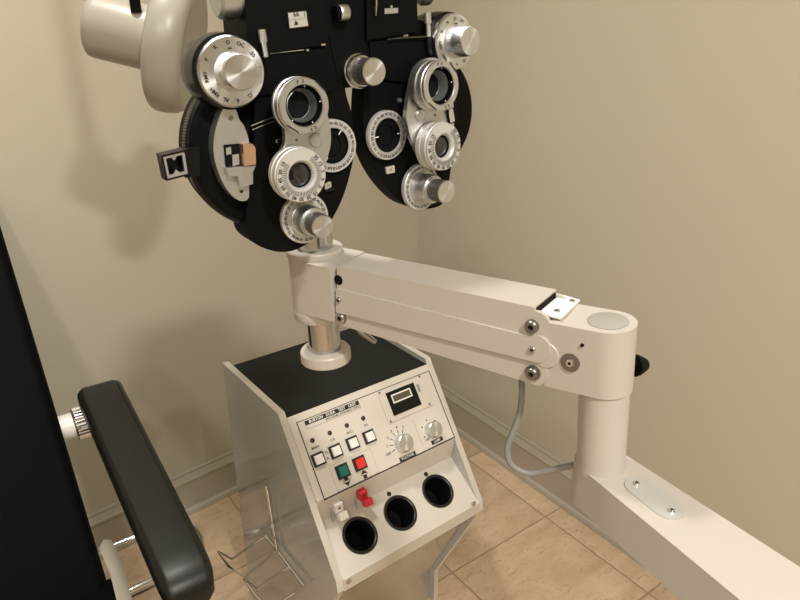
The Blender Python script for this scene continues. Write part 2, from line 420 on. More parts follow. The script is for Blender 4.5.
c = lp(391.5, 6.6, .007); mb = MB(); mb.lathe([(.0013, 0), (.0013, .001), (0, .0014)], 0, T(c[0], c[1], .006), 12); mb.build('indicator_pin', 'chrome', ph)
a, b = lp(375.5, -12, .010), lp(375.5, 16, .010); mb = MB(); mb.tube([(*a, .010), (a[0] * .4 + b[0] * .6, a[1] * .4 + b[1] * .6, .010), (*b, .010)], [.0012, .0016, .0006], 0, 8); mb.build('spirit_pin', 'chrome', ph)
# cross-wise cylinders
a = lp(341, 12.5, .012); b = lp(350.5, 12.5, .012)
mb = MB(); mb.lathe([(0, -.004, 1), (.0058, -.004, 1), (.0058, 0, 1), (.0060, 0, 0), (.0064, .001, 0), (.0064, .0080, 0), (.0058, .0088, 0), (0, .0088, 0)], 0, None, 32)
mb.build('levelling_knob', ['alu', 'black'], ph, T(a[0], a[1], .008) @ Matrix.Rotation(pi / 2, 4, 'Y'))
for p0, rr, ln in (((214, -3), .0176, .030), ((418, -8), .0125, .012)):
    a = lp(*p0, -.012)
    mb = MB(); mb.lathe([(0, 0), (rr * .80, 0), (rr * .97, .0025), (rr, .006), (rr, ln * .55), (rr * .985, ln * .56), (rr * .985, ln * .6), (rr, ln * .61), (rr, ln - .002), (rr * .93, ln), (rr * .5, ln), (rr * .5, ln + .012), (0, ln + .012)], 0, None, 40)
    mb.build('pupil_distance_knob', 'satin', ph, T(a[0], a[1], -.012) @ Matrix.Rotation(pi / 2, 4, 'Y'))

# ---- dials
def dial_text(mb, items, rad, size, h, rot0=0, mi=0):
    for ang, t in items:
        a = radians(90 - ang + rot0); mb.text(t, size, T(rad * cos(a), rad * sin(a), h) @ Matrix.Rotation(a - pi / 2, 4, 'Z'), mi)
def power_dial(px, o, r, knob_r, hous_shift):
    c = lp(*px, o)
    hs = MB(); R_ = r * 1.09
    hs.lathe([(0, -.052), (R_ * .78, -.052), (R_ * .93, -.048), (R_, -.039), (R_ * 1.02, -.024), (R_ * .985, -.010), (r * .97, -.0075), (0, -.0075)], 0, None, 56)
    ho = hs.build('dial_housing', 'blackgloss', ph, PT(px, c, o))
    mb = MB(); mb.lathe([(0, -.008, 0), (r * .98, -.008, 0), (r, -.0065, 0), (r, -.0018, 0), (r * .955, 0, 0), (r * .93, 0, 0), (0, .0004, 0)], 0, None, 72)
    d = mb.build('power_dial', 'alu', ph, PT(px, c, o))
    mk = MB(); k = r / .028
    dial_text(mk, [(4, 'O'), (31, 'OC'), (61, '.50'), (152, '.12'), (183, '6'), (209, 'RL'), (236, 'RMH'), (270, 'RMV'), (304, 'P'), (335, 'R')], r * .80, .0043 * k, .0007, 3)
    mk.box((0.0010 * k, r * .64, .0007), (.0032 * k, .0012 * k, .0002))
    for a in (88, 118, 150): mk.box((r * .86 * sin(radians(a)), r * .86 * cos(radians(a)), .0007), (.0007, .0007, .0002))
    mk.build('dial_marks', 'ink', d)
    kb = MB(); kb.lathe([(0, 0), (knob_r * 1.14, 0), (knob_r * 1.08, .004), (knob_r * 1.01, .0175), (knob_r * .95, .0195), (0, .0199)], 0, None, 64)
    kb.build('dial_knob', 'alu', d, T(0, 0, .0003))
power_dial((232.6, 72), .0138, .0276, .0134, 0); power_dial((455.8, 42), .0138, .0255, .0130, 0)

# ---- carrier brackets with rotary prism loupe and cross cylinder
def number_ring(mb, r, size, h, n, labels, tick0, tick1, a0=0, nt=72, every=1):
    for i in range(n):
        a = a0 + 2 * pi * i / n
        mb.text(labels[i % len(labels)], size, T(r * cos(a), r * sin(a), h) @ Matrix.Rotation(a - pi / 2, 4, 'Z'))
    for i in range(nt):
        a = a0 + 2 * pi * i / nt
        mb.box(((tick0 + tick1) / 2, 0, h), (tick1 - tick0, .00022, .0001), 0, Matrix.Rotation(a, 4, 'Z'))
def loupe(px, o, r):
    c = lp(*px, o); mb = MB(); q = r / .0228
    mb.lathe([(r * .72, -.017), (r * .98, -.017), (r, -.016), (r, -.0125), (r * .95, -.012), (r * .95, -.0105), (r * .99, -.010), (r * .99, -.0045), (r * .96, -.004), (r * .97, -.0035), (r * .97, -.001), (r * .94, 0), (r * .75, 0), (r * .72, -.001), (r * .72, -.012)], 0, None, 72, closed=True)
    b = mb.build('rotary_prism', 'satin', ph, PT(px, c, o))
    mb = MB(); mb.lathe([(r * .71, -.002, 0), (r * .70, -.0085, 0), (r * .60, -.0088, 1), (r * .60, -.0060, 1), (r * .57, -.0056, 1), (r * .50, -.0160, 1), (r * .495, -.0160, 0), (0, -.0168, 0)], 0, None, 56)
    mb.build('prism_barrel', ['void', 'satin'], b)
    mb = MB()
    for a, t in ((100, 'P'), (86, '5'), (-70, '0'), (-82, '5')):
        a = radians(a); mb.text(t, .0036, T(r * .85 * cos(a), r * .85 * sin(a), .0004) @ Matrix.Rotation(a - pi / 2, 4, 'Z'))
    for i in range(5): mb.box((r * .68, 0, -.003), (.0014, .0006, .0006), 1, Matrix.Rotation(radians(i * 72 + 5), 4, 'Z'))
    for i in (40, -130):
        mb.box((0, r * .93, .0003), (.012, .0012, .0003), 0, Matrix.Rotation(radians(i - 90), 4, 'Z'))
    mb.build('prism_marks', ['ink', 'white'], b)
def cross_cylinder(px, o, r):
    c = lp(*px, o); mb = MB()
    mb.lathe([(r * .5, -.017), (r * .97, -.017), (r, -.016), (r, -.011), (r * .94, -.0105), (r * .94, -.009), (r * .985, -.0085), (r * .985, -.0035), (r * .95, -.003), (r * .965, -.0008), (r * .95, 0), (r * .55, .0004), (r * .49, -.001), (r * .455, -.003), (r * .455, -.012)], 0, None, 72, closed=True)
    b = mb.build('cross_cylinder', 'dial', ph, PT(px, c, o))
    mb = MB(); mb.lathe([(r * .46, -.003), (r * .45, -.006), (r * .3, -.0045), (0, -.004)], 0, None, 40); mb.build('lens', 'glass', b)
    mb = MB(); dial_text(mb, [(a, t) for a, t in zip(range(50, 311, 20), ['30', '15', '5', '0', '5', '10', '20', '30', '40', '50', '60', '45', '30', '15'])], r * .84, .0046, .0006)
    for i in range(52): 
        a = 40 + i * 5.4
        mb.box((r * .72 * sin(radians(a)), r * .72 * cos(radians(a)), .0006), (.0003, .0042, .0001), 0, Matrix.Identity(4)) if False else mb.box((0, r * .68, .0006), (.00045, .0034 if i % 2 else .0046, .0001), 0, Matrix.Rotation(-radians(a), 4, 'Z'))
    mb.build('axis_marks', 'ink', b)
def bracket(cl, rl, cc, rc, extra, o, bump, dots, waist=None):
    pts = hull(circ(cl, rl, 30) + circ(cc, rc, 30)) if not extra else extra
    mb = MB()
    if waist:
        mb.prism(circ(cl, .0185, 40), o - .0062, o - .0003, 0, None, .0012, 2, 40); mb.prism(circ(cc, .0205, 40), o - .0064, o - .0006, 0, None, .0012, 2, 40)
        pts = smooth_poly(lps(waist, o), 4)
    mb.prism(pts, o - .006, o, 0, None, .0012, 2, 40)
    if bump:
        b = lp(*bump, o); mb.lathe([(.0062, 0), (.0060, .0022), (.0052, .003), (.0044, .003), (.004, .0024), (0, .0026)], 0, T(b[0], b[1], o), 28)
    br = mb.build('swing_bracket', 'satin', ph)
    for d in dots:
        mb = MB(); q = lp(*d, o); mb.lathe([(.0012, 0), (.0012, .0006), (0, .0009)], 0, T(q[0], q[1], o), 12)
        mb.build('bracket_screw', 'washer', br)
cl, cc = lp(297, 100, .022), lp(297, 171, .022)
bracket(cl, .02, cc, .02, hull(circ(cl, .0185, 30) + lps([(284, 128), (285, 146), (330, 118), (330.5, 140), (326, 160)], .022) + circ(cc, .020, 30)), .022, (315.5, 140), [(296.5, 140)], [(283, 112), (284.5, 128), (285, 142), (280, 156), (280, 172), (300, 176), (322, 168), (329, 152), (331, 138), (329, 120), (322, 106), (300, 102)])
cl, cc = lp(432, 83, .022), lp(434, 144, .022)
bracket(cl, .022, cc, .02, hull(circ(cl, .0225, 30) + lps([(408, 100), (406, 118), (410, 136), (420, 158), (455, 120)], .022) + circ(cc, .020, 30)), .022, (420.5, 115), [(412, 101), (435, 115)])
mb = MB(); mb.prism(lps([(446.5, 111), (456, 107), (458, 122), (449, 124)], .0235), .0222, .0238, 0, None, .0004); mb.build('bracket_slot', 'void', ph)
mb = MB(); mb.prism(lps([(449, 110.5), (453, 108.5), (455, 121), (451, 123)], .026), .0235, .026, 0, None, .0006); mb.build('bracket_bar', 'chrome', ph)
loupe((305, 106), .042, .0228); loupe((442, 86), .042, .0228)
cross_cylinder((301.8, 175.7), .038, .0236); cross_cylinder((444.3, 146.8), .038, .0232)
# pivot screws on the covers
def pscrew(px, o, r, m='chrome', h=.003, name='pivot_screw', parent=ph):
    c = lp(*px, o); mb = MB(); mb.lathe([(r, 0), (r, h * .6), (r * .7, h), (0, h * 1.1)], 0, None, 20); return mb.build(name, m, parent, T(c[0], c[1], o))
pscrew((398.8, 100.3), 0, .0023, 'satin', h=.004); pscrew((278.5, 141), 0, .0046, 'blackgloss', .005); pscrew((277.5, 141), .005, .0020, 'chrome', .002)

# ---- aperture rings with degree scale
def aperture(px, r, rin):
    c = lp(*px, .004); mb = MB()
    mb.lathe([(rin, -.004), (r, -.004), (r, .0005), (r * .985, .0012), (rin * 1.02, .0012), (rin, .0006)], 0, None, 72, closed=True)
    b = mb.build('aperture_ring', 'dial', ph, PT(px, c, .004))
    mb = MB(); mb.lathe([(rin * 1.0, .0005, 0), (rin * .97, -.0005, 0), (rin * .9, -.0022, 0), (rin * .62, -.0026, 1), (rin * .60, -.002, 1), (rin * .585, -.003, 0), (0, -.0034, 2)], 0, None, 56); mb.build('aperture_lens', ['void', 'blackgloss', 'glass'], b)
    mb = MB(); lab = ['90', '80', '70', '60', '50', '40', '30', '20', '10', '0', '170', '160', '150', '140', '130', '120', '110', '100']
    number_ring(mb, (r * .52 + rin * .48), .0042, .0015, 24, lab, rin * 1.03, rin * 1.1, pi / 2, 72)
    mb.build('degree_marks', 'ink', b)
    for a in (52, 232):
        mb = MB(); mb.box((rin * .86, 0, .0008), (rin * .26, .0009, .0006), 0, Matrix.Rotation(radians(a if px[0] < 360 else a - 55), 4, 'Z'))
        mb.build('axis_pointer', 'white', b)
aperture((332.8, 146), .0240, .0160); aperture((387.5, 135.3), .0232, .0160)
# small side tabs with numbers
def tab(quad, o):
    mb = MB(); mb.prism(lps(quad, o), o - .003, o, 0, None, .0003); t = mb.build('cylinder_window', 'offwhite', ph)
    q = lps(quad, o); c = (sum(p[0] for p in q) / 4, sum(p[1] for p in q) / 4); mb = MB(); mb.text('00', .0032, T(c[0], c[1], o + .0002)); mb.build('window_digits', 'greyink', t)
tab([(325, 184.5), (331, 181.5), (331.5, 187), (325.5, 189.5)], .0025); tab([(386, 167.5), (394.5, 165.5), (395, 172.5), (387, 174)], .0025)
bar('tab_ledge', (325, 191), (334, 188.5), .002, .0016, 'blackgloss')
# ---- cylinder axis knobs at the bottom
def axis_knob(px, r, rb, rk):
    c = lp(*px, .003); mb = MB()
    mb.lathe([(0, -.004), (r, -.004), (r, .0004), (r * .975, .001), (0, .001)], 0, None, 64); b = mb.build('cylinder_axis_dial', 'dial', ph, PT(px, c, .004))
    mb = MB(); number_ring(mb, r * .84, .0040, .0014, 26, ['10', '20', '30', '40', '50', '60', '70', '80', '90'], r * .69, r * .73, 0, 78); 
    mb.build('degree_marks', 'ink', b)
    mb = MB(); mb.lathe([(rb * 1.08, .001, 0), (rb * 1.06, .003, 0), (rb, .0035, 0), (rb * .97, .0175, 0), (rb * .93, .0185, 0), (rk * 1.1, .0185, 0), (rk * 1.1, .0205, 0), (rk * .98, .0208, 0)], 0, None, 56); mb.build('axis_barrel', 'satin', b)
    mb = MB(); mb.lathe([(rk * .94, .0190, 1), (rk * .94, .021, 1), (rk, .0215, 1), (rk, .0355, 1), (rk, .0360, 0), (rk * .94, .0372, 0), (0, .0375, 0)], 0, None, 72, knurl=(2, .0003, 2, 3)); mb.build('axis_knob', ['alu', 'knurl'], b)
axis_knob((304.8, 218.2), .0236, .0142, .0106); axis_knob((420.8, 187), .0236, .0148, .0112)
# ---- centre knob
c = lp(357.0, 71, .004); mb = MB()
mb.lathe([(0, -.004, 1), (.0148, -.004, 1), (.0151, -.003, 1), (.0151, .004, 1), (.0141, .005, 1), (.0141, .0075, 1), (.0143, .008, 1), (.0133, .0098, 1), (.0120, .010, 2), (.0116, .0105, 2), (.0116, .0298, 2), (.0116, .0305, 0), (.0108, .0316, 0), (0, .032, 0)], 0, None, 96, knurl=(2, .0003, 9, 10))
mb.build('convergence_knob', ['alu', 'steel', 'knurl'], ph, T(c[0], c[1], .004))
# ---- corneal aligning device on the near battery
pl = smooth_poly(lps([(223, 109), (229, 107), (236, 110), (239, 119), (244, 126), (248, 137), (250, 150), (250, 165), (249, 185), (248.5, 198.5), (241, 201), (232.5, 196), (223.5, 184), (216, 165), (213.5, 150), (214.4, 136), (217.5, 123)], .003), 3)
mb = MB(); mb.prism(pl, -.011, .003, 0, None, .0045, 4, 40); al = mb.build('corneal_aligner', 'satin', ph)
mb = MB(); mb.prism(lps([(224, 145), (243, 143.5), (243, 165), (226, 168)], .0045), .001, .0042); mb.build('aligner_window', 'void', al)
mb = MB(); mb.prism(lps([(226, 148), (231, 147), (231.5, 154), (226.5, 155)], .005), .004, .005); mb.prism(lps([(232.5, 155), (239, 154), (239.5, 164.5), (233, 166)], .0055), .004, .0052); mb.build('aligner_lens', 'grey', al)
mb = MB(); mb.prism(lps([(243, 144.5), (252.5, 143.8), (255.5, 148), (256, 164.5), (244.5, 166)], .013), .002, .013, 0, None, .0008); mb.build('aligner_mirror', 'brass', al)
mb = MB(); mb.prism(lps([(226, 168), (256, 165.5), (253, 172), (253, 184), (240.5, 187.5), (238, 176), (229, 176)], .010), .002, .010, 0, None, .0012); mb.build('aligner_body', 'satin', al)
pscrew((230.5, 118), .003, .0022, 'washer', .0008, 'aligner_screw', al); pscrew((241.5, 191.5), .003, .0014, 'ink', .0006, 'aligner_screw', al)
# ---- sighting box at the side
o = .002; q = lps([(161, 155.5), (186, 149.5), (190, 175), (166.5, 181)], o)
qc = (sum(p[0] for p in q) / 4, sum(p[1] for p in q) / 4)
def shr(k): return [(qc[0] + (p[0] - qc[0]) * k, qc[1] + (p[1] - qc[1]) * k) for p in q]
def ring_prism(mb, a, b, h0, h1, mi=0):
    n = len(a); vs = [(*p, h0) for p in a] + [(*p, h1) for p in a] + [(*p, h0) for p in b] + [(*p, h1) for p in b]; fs = []
    for i in range(n):
        j = (i + 1) % n; fs += [(i, j, n + j, n + i), (2 * n + i, 3 * n + i, 3 * n + j, 2 * n + j), (n + i, n + j, 3 * n + j, 3 * n + i), (i, 2 * n + i, 2 * n + j, j)]
    mb._faces(vs, fs, mi)
mb = MB(); ring_prism(mb, q, shr(.87), o - .014, o); mb.prism(q, o - .016, o - .0135); sb = mb.build('sighting_box', 'blackgloss', ph)
mb = MB(); ring_prism(mb, shr(.865), shr(.66), o - .004, o - .001); mb.build('box_frame', 'boxgrey', sb)
mb = MB(); a = shr(.66); mb.poly([(*p, o - .012) for p in a]); mb.build('box_mirror', 'blackgloss', sb)
mb = MB(); t0 = [(a[0][0] * .6 + a[1][0] * .4, a[0][1] * .6 + a[1][1] * .4), (a[0][0] * .2 + a[1][0] * .8, a[0][1] * .2 + a[1][1] * .8)]
for u, v in ((0, 1), (3, 2)):
    A_, B_ = Vector(a[u]), Vector(a[v]); C_ = Vector(qc)
    p0_, p1_ = A_.lerp(B_, .3), A_.lerp(B_, .7); pm = ((p0_ + p1_) / 2).lerp(C_, .45); mb.prism([tuple(p0_), tuple(p1_), tuple(pm)], o - .004, o - .002)
mb.build('sight_notch', 'boxgrey', sb)
pbox('side_lug', [(182, 150), (200, 147), (200, 176), (186, 178)], -.02, -.004, 'blackgloss')

# ------------------------------------------------------------------ stand arm
B0 = at(600.5, 463, .59); TOPC = lean_axis(B0, 608, 321)         # column axis
ZB = B0.z
HB = at(325.5, 351, .745); HT = lean_axis(HB, 316.5, 248)           # rod axis
ca = (TOPC - B0).normalized(); ha = (HT - HB).normalized()
def on_axis(B, a, y, x):   # point of an axis nearest to what is seen at pixel row y
    t0, t1 = -.5, 1.0
    for _ in range(60):
        tm = (t0 + t1) / 2; p = B + a * tm; v = p - CAM; py = 300 - FPX * v.dot(CU) / v.dot(FW)
        if py > y: t0 = tm
        else: t1 = tm
    return B + a * tm
st = thing('instrument_arm', 'cream jointed instrument arm carrying the phoropter, with steel rod and grey cable', 'stand', frame(Vector((B0.x, B0.y, 0)), Vector((1, 0, 0)), Vector((0, 1, 0)), UP))
STI = st.matrix_basis.inverted()
def sb_(mb, name, mats, m=None, **k): return mb.build(name, mats, st, STI @ m if m is not None else STI, **k)

ZTOP = TOPC.z; ZBOT = on_axis(B0, ca, 397.5, 0).z
colr = .0213
# base arm: rounded end under the column, running towards the camera side
N0, N1 = ground(583, 470, ZB), ground(740, 600, ZB); F0, F1 = ground(626, 455, ZB), ground(800, 567, ZB)
dN = (N1 - N0).normalized(); dF = (F1 - F0).normalized(); LEN = .62
poly = [N0 + dN * LEN, N0]
cN = (N0 - B0); cF = (F0 - B0); a0 = math.atan2(cN.y, cN.x); a1 = math.atan2(cF.y, cF.x)
if a1 > a0: a1 -= 2 * pi
if (a0 - a1) > pi * 1.6: a0, a1 = a0, a1 + 2 * pi
for i in range(1, 20):
    t = i / 20; a = a0 + (a1 - a0) * t; r = cN.length + (cF.length - cN.length) * t; poly.append(B0 + Vector((cos(a), sin(a), 0)) * r)
poly += [F0, F0 + dF * LEN]
nside = Vector((dN.y, -dN.x, 0)); pb = hit(628, 555, N0, nside); ZLOW = pb.z + .002
mb = MB(); mb.prism([(p.x, p.y) for p in poly], ZLOW, ZB, 0, None, .0022, 3, 40); sb_(mb, 'base_arm', 'cream')
mb = MB(); s0, s1 = ground(640.5, 487.5, ZB), ground(667.5, 508.5, ZB); dd = (s1 - s0).normalized()
mb.prism(hull(circ((s0.x, s0.y), .0132, 40) + circ((s1.x, s1.y), .0132, 40)), ZB, ZB + .0012, 0, None, .0004); cp = sb_(mb, 'oval_cover_plate', 'plate')
def screw(p, axis, r, m='chrome', h=.003, name='screw', parent=st, washer=0, hexr=0):
    mb = MB(); 
    if washer: mb.lathe([(0, 0, 1), (washer, 0, 1), (washer, .0012, 1), (r, .0013, 1)], 0, None, 32)
    mb.lathe([(r, 0, 0), (r, h * .75, 0), (r * .85, h, 0), (r * .42, h, 0), (r * .38, h * .35, 2), (0, h * .35, 2)], 0, None, 28)
    return mb.build(name, [m, 'washer', 'void'], parent, (STI if parent is st else STI) @ axis_frame(p, axis))
for q in ((636.5, 484.5), (671.6, 512)): screw(ground(*q, ZB + .0012), UP, .0027, 'chrome', .0025)
# column
mb = MB(); hc = (ZTOP - .02 - ZB) / ca.z; mb.lathe([(colr * 1.04, -.004), (colr * 1.03, .002), (colr, .006), (colr, hc + .004)], 0, None, 64); sb_(mb, 'column', 'cream', axis_frame(B0, ca))
# arm frame: x from rod to column, y up, z to the camera side
CT = B0 + ca * ((ZTOP - ZB) / ca.z); zm = (ZTOP + ZBOT) / 2
CM = B0 + ca * ((zm - ZB) / ca.z); HM = on_axis(HB, ha, 290, 0)
ax = Vector((CM.x - HM.x, CM.y - HM.y, 0)).normalized(); az_ = ax.cross(UP).normalized()
W = .0242
AM = frame(Vector((HM.x, HM.y, 0)), ax, UP, az_); AMI = AM.inverted()
def ap(x, y, w=W):
    v = AMI @ hit(x, y, Vector((HM.x, HM.y, 0)) + az_ * w, az_); return (v.x, v.y)
def aps(pts, w=W): return [ap(x, y, w) for x, y in pts]
LA = (CM - HM).dot(ax)
def arc_px(cx, cy, r, a0, a1, n=12): return [(cx + r * cos(radians(a0 + (a1 - a0) * i / n)), cy - r * sin(radians(a0 + (a1 - a0) * i / n))) for i in range(n + 1)]
def side(name, pts, w0, w1, bev=.001, m='cream', seg=2):
    mb = MB(); mb.prism(aps(pts), w0, w1, 0, None, bev, seg, 30); return sb_(mb, name, m, AM)
# end block: straight into a round end about the column
def stadium(x0, x1, r, n=24): return [(x0, -r), (x1, -r)] + [(x1 + r * sin(pi * i / n), -r * cos(pi * i / n)) for i in range(1, n)] + [(x1, r), (x0, r)]
ZBOT = ap(560, 388)[1]
zm = CM.z
BMx = axis_frame(Vector((CM.x, CM.y, CM.z)), ca, ax)
xs = ap(546, 340)[0] - LA
mb = MB(); mb.prism(stadium(xs, 0, W * .955), ZBOT - zm, ZTOP - zm, 0, None, .0022, 3, 40); sb_(mb, 'elbow_block', 'cream', BMx)
mb = MB(); mb.lathe([(0, 0), (.0165, 0), (.0165, .0006), (.0158, .0009), (0, .0009)], 0, None, 48); sb_(mb, 'elbow_cap', 'cap', axis_frame(TOPC, ca, ax))
mb = MB(); mb.lathe([(W * .985, 0), (W * .985, .0012)], 0, None, 48); 
# hub block around the rod
HZT = HM.z + (HM - on_axis(HB, ha, 308, 0)).length * 0 + (on_axis(HB, ha, 253.5, 0).z - HM.z); HZB = on_axis(HB, ha, 304.5, 0).z
HMx = axis_frame(HM - ax * .0025, ha, -ax)      # x axis points away from the column so the round end faces left
xe = ap(334.5, 290)[0]
mb = MB(); mb.prism(stadium(-xe - .003, 0, .0295), HZB - HM.z, HZT - HM.z, 0, None, .0018, 3, 40); sb_(mb, 'hub_block', 'cream', HMx)
def lathe_rod(name, prof, m, y, seg=56):
    mb = MB(); mb.lathe(prof, 0, None, seg); return sb_(mb, name, m, axis_frame(on_axis(HB, ha, y, 0), ha))
zt = HZT - HM.z
mb = MB(); mb.lathe([(.0186, 0), (.0302, 0), (.0306, .001), (.0306, .0058), (.0296, .0072), (.0205, .0072), (.0196, .006), (.0186, .006)], 0, None, 64, closed=True); sb_(mb, 'hub_ring', 'cream', axis_frame(HM - ax * .003 + ha * (zt / ha.z), ha))
zb_ = HZB - HM.z
mb = MB(); mb.lathe([(.0184, 0), (.0288, 0), (.0293, -.0012), (.0290, -.0120), (.0278, -.0140), (.0184, -.0140)], 0, None, 64, closed=True); sb_(mb, 'hub_collar', 'cream', axis_frame(HM - ax * .003 + ha * (zb_ / ha.z), ha))
RODB = on_axis(HB, ha, 358, 0); RL = 1.43 - RODB.z
mb = MB(); mb.lathe([(0, 0), (.0180, 0), (.0180, RL), (0, RL)], 0, None, 64); sb_(mb, 'steel_rod', 'rod', axis_frame(RODB, ha))
mb = MB(); mb.lathe([(.0181, .0), (.0181, .0135), (.0215, .0140), (.0272, .0125), (.0286, .0105), (.0288, .0), (.0280, -.0012), (.0181, -.0012)], 0, None, 64, closed=True); sb_(mb, 'rod_stop_ring', 'cream', axis_frame(RODB, ha))
# hanger bracket behind the phoropter (rod head to bridge)
RT_ = RODB + ha * RL
mb = MB(); br0 = PM @ Vector((-.005, .075, -.045)); mb.tube([RT_ - ha * .02, RT_ - ha * .02 + (br0 - RT_) * .5, br0], .012, 0, 16); sb_(mb, 'hanger_bracket', 'black')
mb = MB(); mb.lathe([(0, -.03), (.024, -.03), (.026, -.028), (.026, .008), (.022, .012), (0, .012)], 0, None, 40); sb_(mb, 'rod_head', 'black', axis_frame(RT_, ha))
# links
side('spring_cover', [(337, 266), (534, 307.3), (539, 334), (537, 338), (337, 289)], -W, W, .0048, 'cream', 4)
mb = MB(); q_ = aps([(533.7, 309), (534.8, 309.2), (539.2, 333), (538, 333)]); mb.prism([(p[0] + (.0004 if k in (1, 2) else 0), p[1]) for k, p in enumerate(q_)], -W * .86, W * .86); sb_(mb, 'cover_opening', 'void', AM)
for w0_, w1_ in ((W - .004, W + .0002), (-W, -W + .004)):
    mb = MB(); c = ap(535.5, 325.5); mb.prism(circ(c, .0128, 40), w0_, w1_, 0, None, .0006); sb_(mb, 'link_boss', 'cream', AM)
mb = MB(); mb.prism(aps([(526, 318), (526, 372), (552, 379), (552, 330)]), -W * .8, W * .8); sb_(mb, 'elbow_tongue', 'cream', AM)
xt0, xt1 = ap(527, 330)[0] - LA, ap(552, 330)[0] - LA
mb = MB(); mb.box(((xt0 + xt1) / 2, 0, ZTOP - zm - .004), (xt1 - xt0, W * 1.5, .008)); sb_(mb, 'elbow_tongue', 'cream', BMx)
side('lower_link', [(339, 309), (533, 359)] + arc_px(535.5, 373, 13, 70, -80) + [(341, 325.5)], -W, W - .0004, .001)
side('middle_link', [(337.5, 288), (529, 335)] + arc_px(537, 348.5, 13.6, 80, -80) + [(337.5, 311.5)], W - .004, W + .0026, .0008)
mb = MB(); c = ap(545, 355); mb.lathe([(0, -.02), (.0122, -.02), (.0122, .0), (.0115, .0009), (0, .0009)], 0, T(c[0], c[1], W - .0002), 40); sb_(mb, 'link_boss', 'cream', AM)
mb = MB(); c = ap(536, 372); mb.lathe([(0, -.02), (.0112, -.02), (.0112, .0), (.0105, .0009), (0, .0009)], 0, T(c[0], c[1], W - .0010), 40); sb_(mb, 'link_boss', 'cream', AM)
def ascrew(px, r, m, h, w=W, name='screw', washer=0):
    p = hit(*px, Vector((HM.x, HM.y, 0)) + az_ * w, az_); return screw(p, az_, r, m, h, name, st, washer)
ascrew((532.5, 325.8), .0058, 'washer', .005, W, 'pivot_bolt', .0062); ascrew((533, 372.5), .0056, 'washer', .005, W, 'pivot_bolt', .0072)
ascrew((532.5, 349.5), .0032, 'steel', .0022, W + .0026); ascrew((570.5, 362.3), .0034, 'chrome', .003, W * .955, 'screw', .0082)
ascrew((582.8, 344.6), .0015, 'void', .0025, W * .955, 'screw_hole'); ascrew((339, 300), .0032, 'steel', .0022, W + .0026); ascrew((341.5, 317.5), .0058, 'steel', .004, W, 'pivot_bolt', .0066)
c = hit(338.5, 280, Vector((HM.x, HM.y, 0)) + az_ * W, az_); mb = MB(); mb.lathe([(.0054, 0), (.005, .0006), (0, .0002)], 0, None, 24); sb_(mb, 'blind_hole', 'void', axis_frame(c, az_))
c = hit(313, 271.5, Vector((HM.x, HM.y, 0)) + az_ * .0296, az_); mb = MB(); mb.lathe([(.0014, 0), (0, .0003)], 0, None, 16); sb_(mb, 'set_screw', 'void', axis_frame(c, az_))
# white nameplate on the elbow
q = [ground(*p, ZTOP + .001) for p in ((536, 311.5), (561, 294), (580, 299.5), (561, 317.5))]
mb = MB(); mb.prism([(p.x, p.y) for p in q], ZTOP - .001, ZTOP + .0008, 0, None, .0003); sb_(mb, 'elbow_plate', 'white')
for p in ((556.8, 311.6), (572, 301.6)): screw(ground(*p, ZTOP + .0008), UP, .0027, 'steel', .0016)
# release lever under the hub
p0 = at(352, 320, .75); p1 = at(362, 332.5, .748); p2 = at(375.5, 342, .74)
mb = MB(); mb.tube([p0, p1, p2], [.0042, .0045, .0026], 0, 10); sb_(mb, 'release_lever', 'steel')
# locking knob on the far side of the elbow
kd = (RT * .9 + fwd_h * .35 - UP * .12).normalized(); kc = CM + RT * .019 + fwd_h * .012 - UP * .006
kc = at(633, 365.5, (kc - CAM).dot(FW) + .006)
mb = MB(); mb.lathe([(0, -.012), (.004, -.012), (.004, 0), (.0098, .001), (.0102, .003), (.0072, .010), (.0055, .0135), (.003, .0145), (0, .0147)], 0, None, 28, knurl=(2, .0006, 3, 4)); sb_(mb, 'locking_knob', 'black', axis_frame(kc, kd))
# cable
cb = [at(521.5, 380, .615), at(522, 392, .62), at(520, 412, .625), at(513, 432, .632), at(507.5, 448, .636), at(511, 464, .638), at(527, 473, .636), at(545, 471, .63), at(574, 465, .612)]
mb = MB(); mb.tube(cb, .0031, 0, 12, smooth=6); sb_(mb, 'cable', 'cable')
# main floor column beyond the frame
E_ = N0 + dN * LEN; E2 = F0 + dF * LEN; ec = (E_ + E2) / 2
mb = MB(); mb.lathe([(0, 0), (.20, 0), (.20, .02), (.19, .03), (.05, .04), (.045, .06), (.045, ZB + .06), (.04, ZB + .07), (0, ZB + .07)], 0, None, 48); sb_(mb, 'floor_post', 'cream', T(ec.x, ec.y - .03, 0))

# ------------------------------------------------------------------ console
CA = radians(1.5); ex = Vector((cos(CA), sin(CA), 0)); ed = Vector((-sin(CA), cos(CA), 0))
O0 = ground(278, 414, .70); O0 = Vector((O0.x, O0.y, 0)) + ex * .0
CMx = frame(O0, ex, ed, UP); CMI = CMx.inverted()
cons = thing('test_console', 'off-white floor console with black top, control panel and three round black wells', 'console', CMx)
WID = .3867; TH = .014
def side_profile(s): # (y, z) with y = depth away
    return [(.262, 0), (.262, .70), (0, .70), (-.190, .420), (-.194, .395), (-.052, .104), (-.052, 0)]
YZ = Matrix(((0, 0, 1, 0), (1, 0, 0, 0), (0, 1, 0, 0), (0, 0, 0, 1)))   # (y,z,x) -> (x,y,z)
for k, x in enumerate((0.0, WID - TH)):
    mb = MB(); mb.prism(side_profile(0), x, x + TH, 0, YZ, .0012, 2, 20)
    mb.bm.normal_update()
    for f in mb.bm.faces:
        if abs(f.normal.x) > .9: f.material_index = 1
    mb.build('side_panel', ['console', 'gloss'], cons)
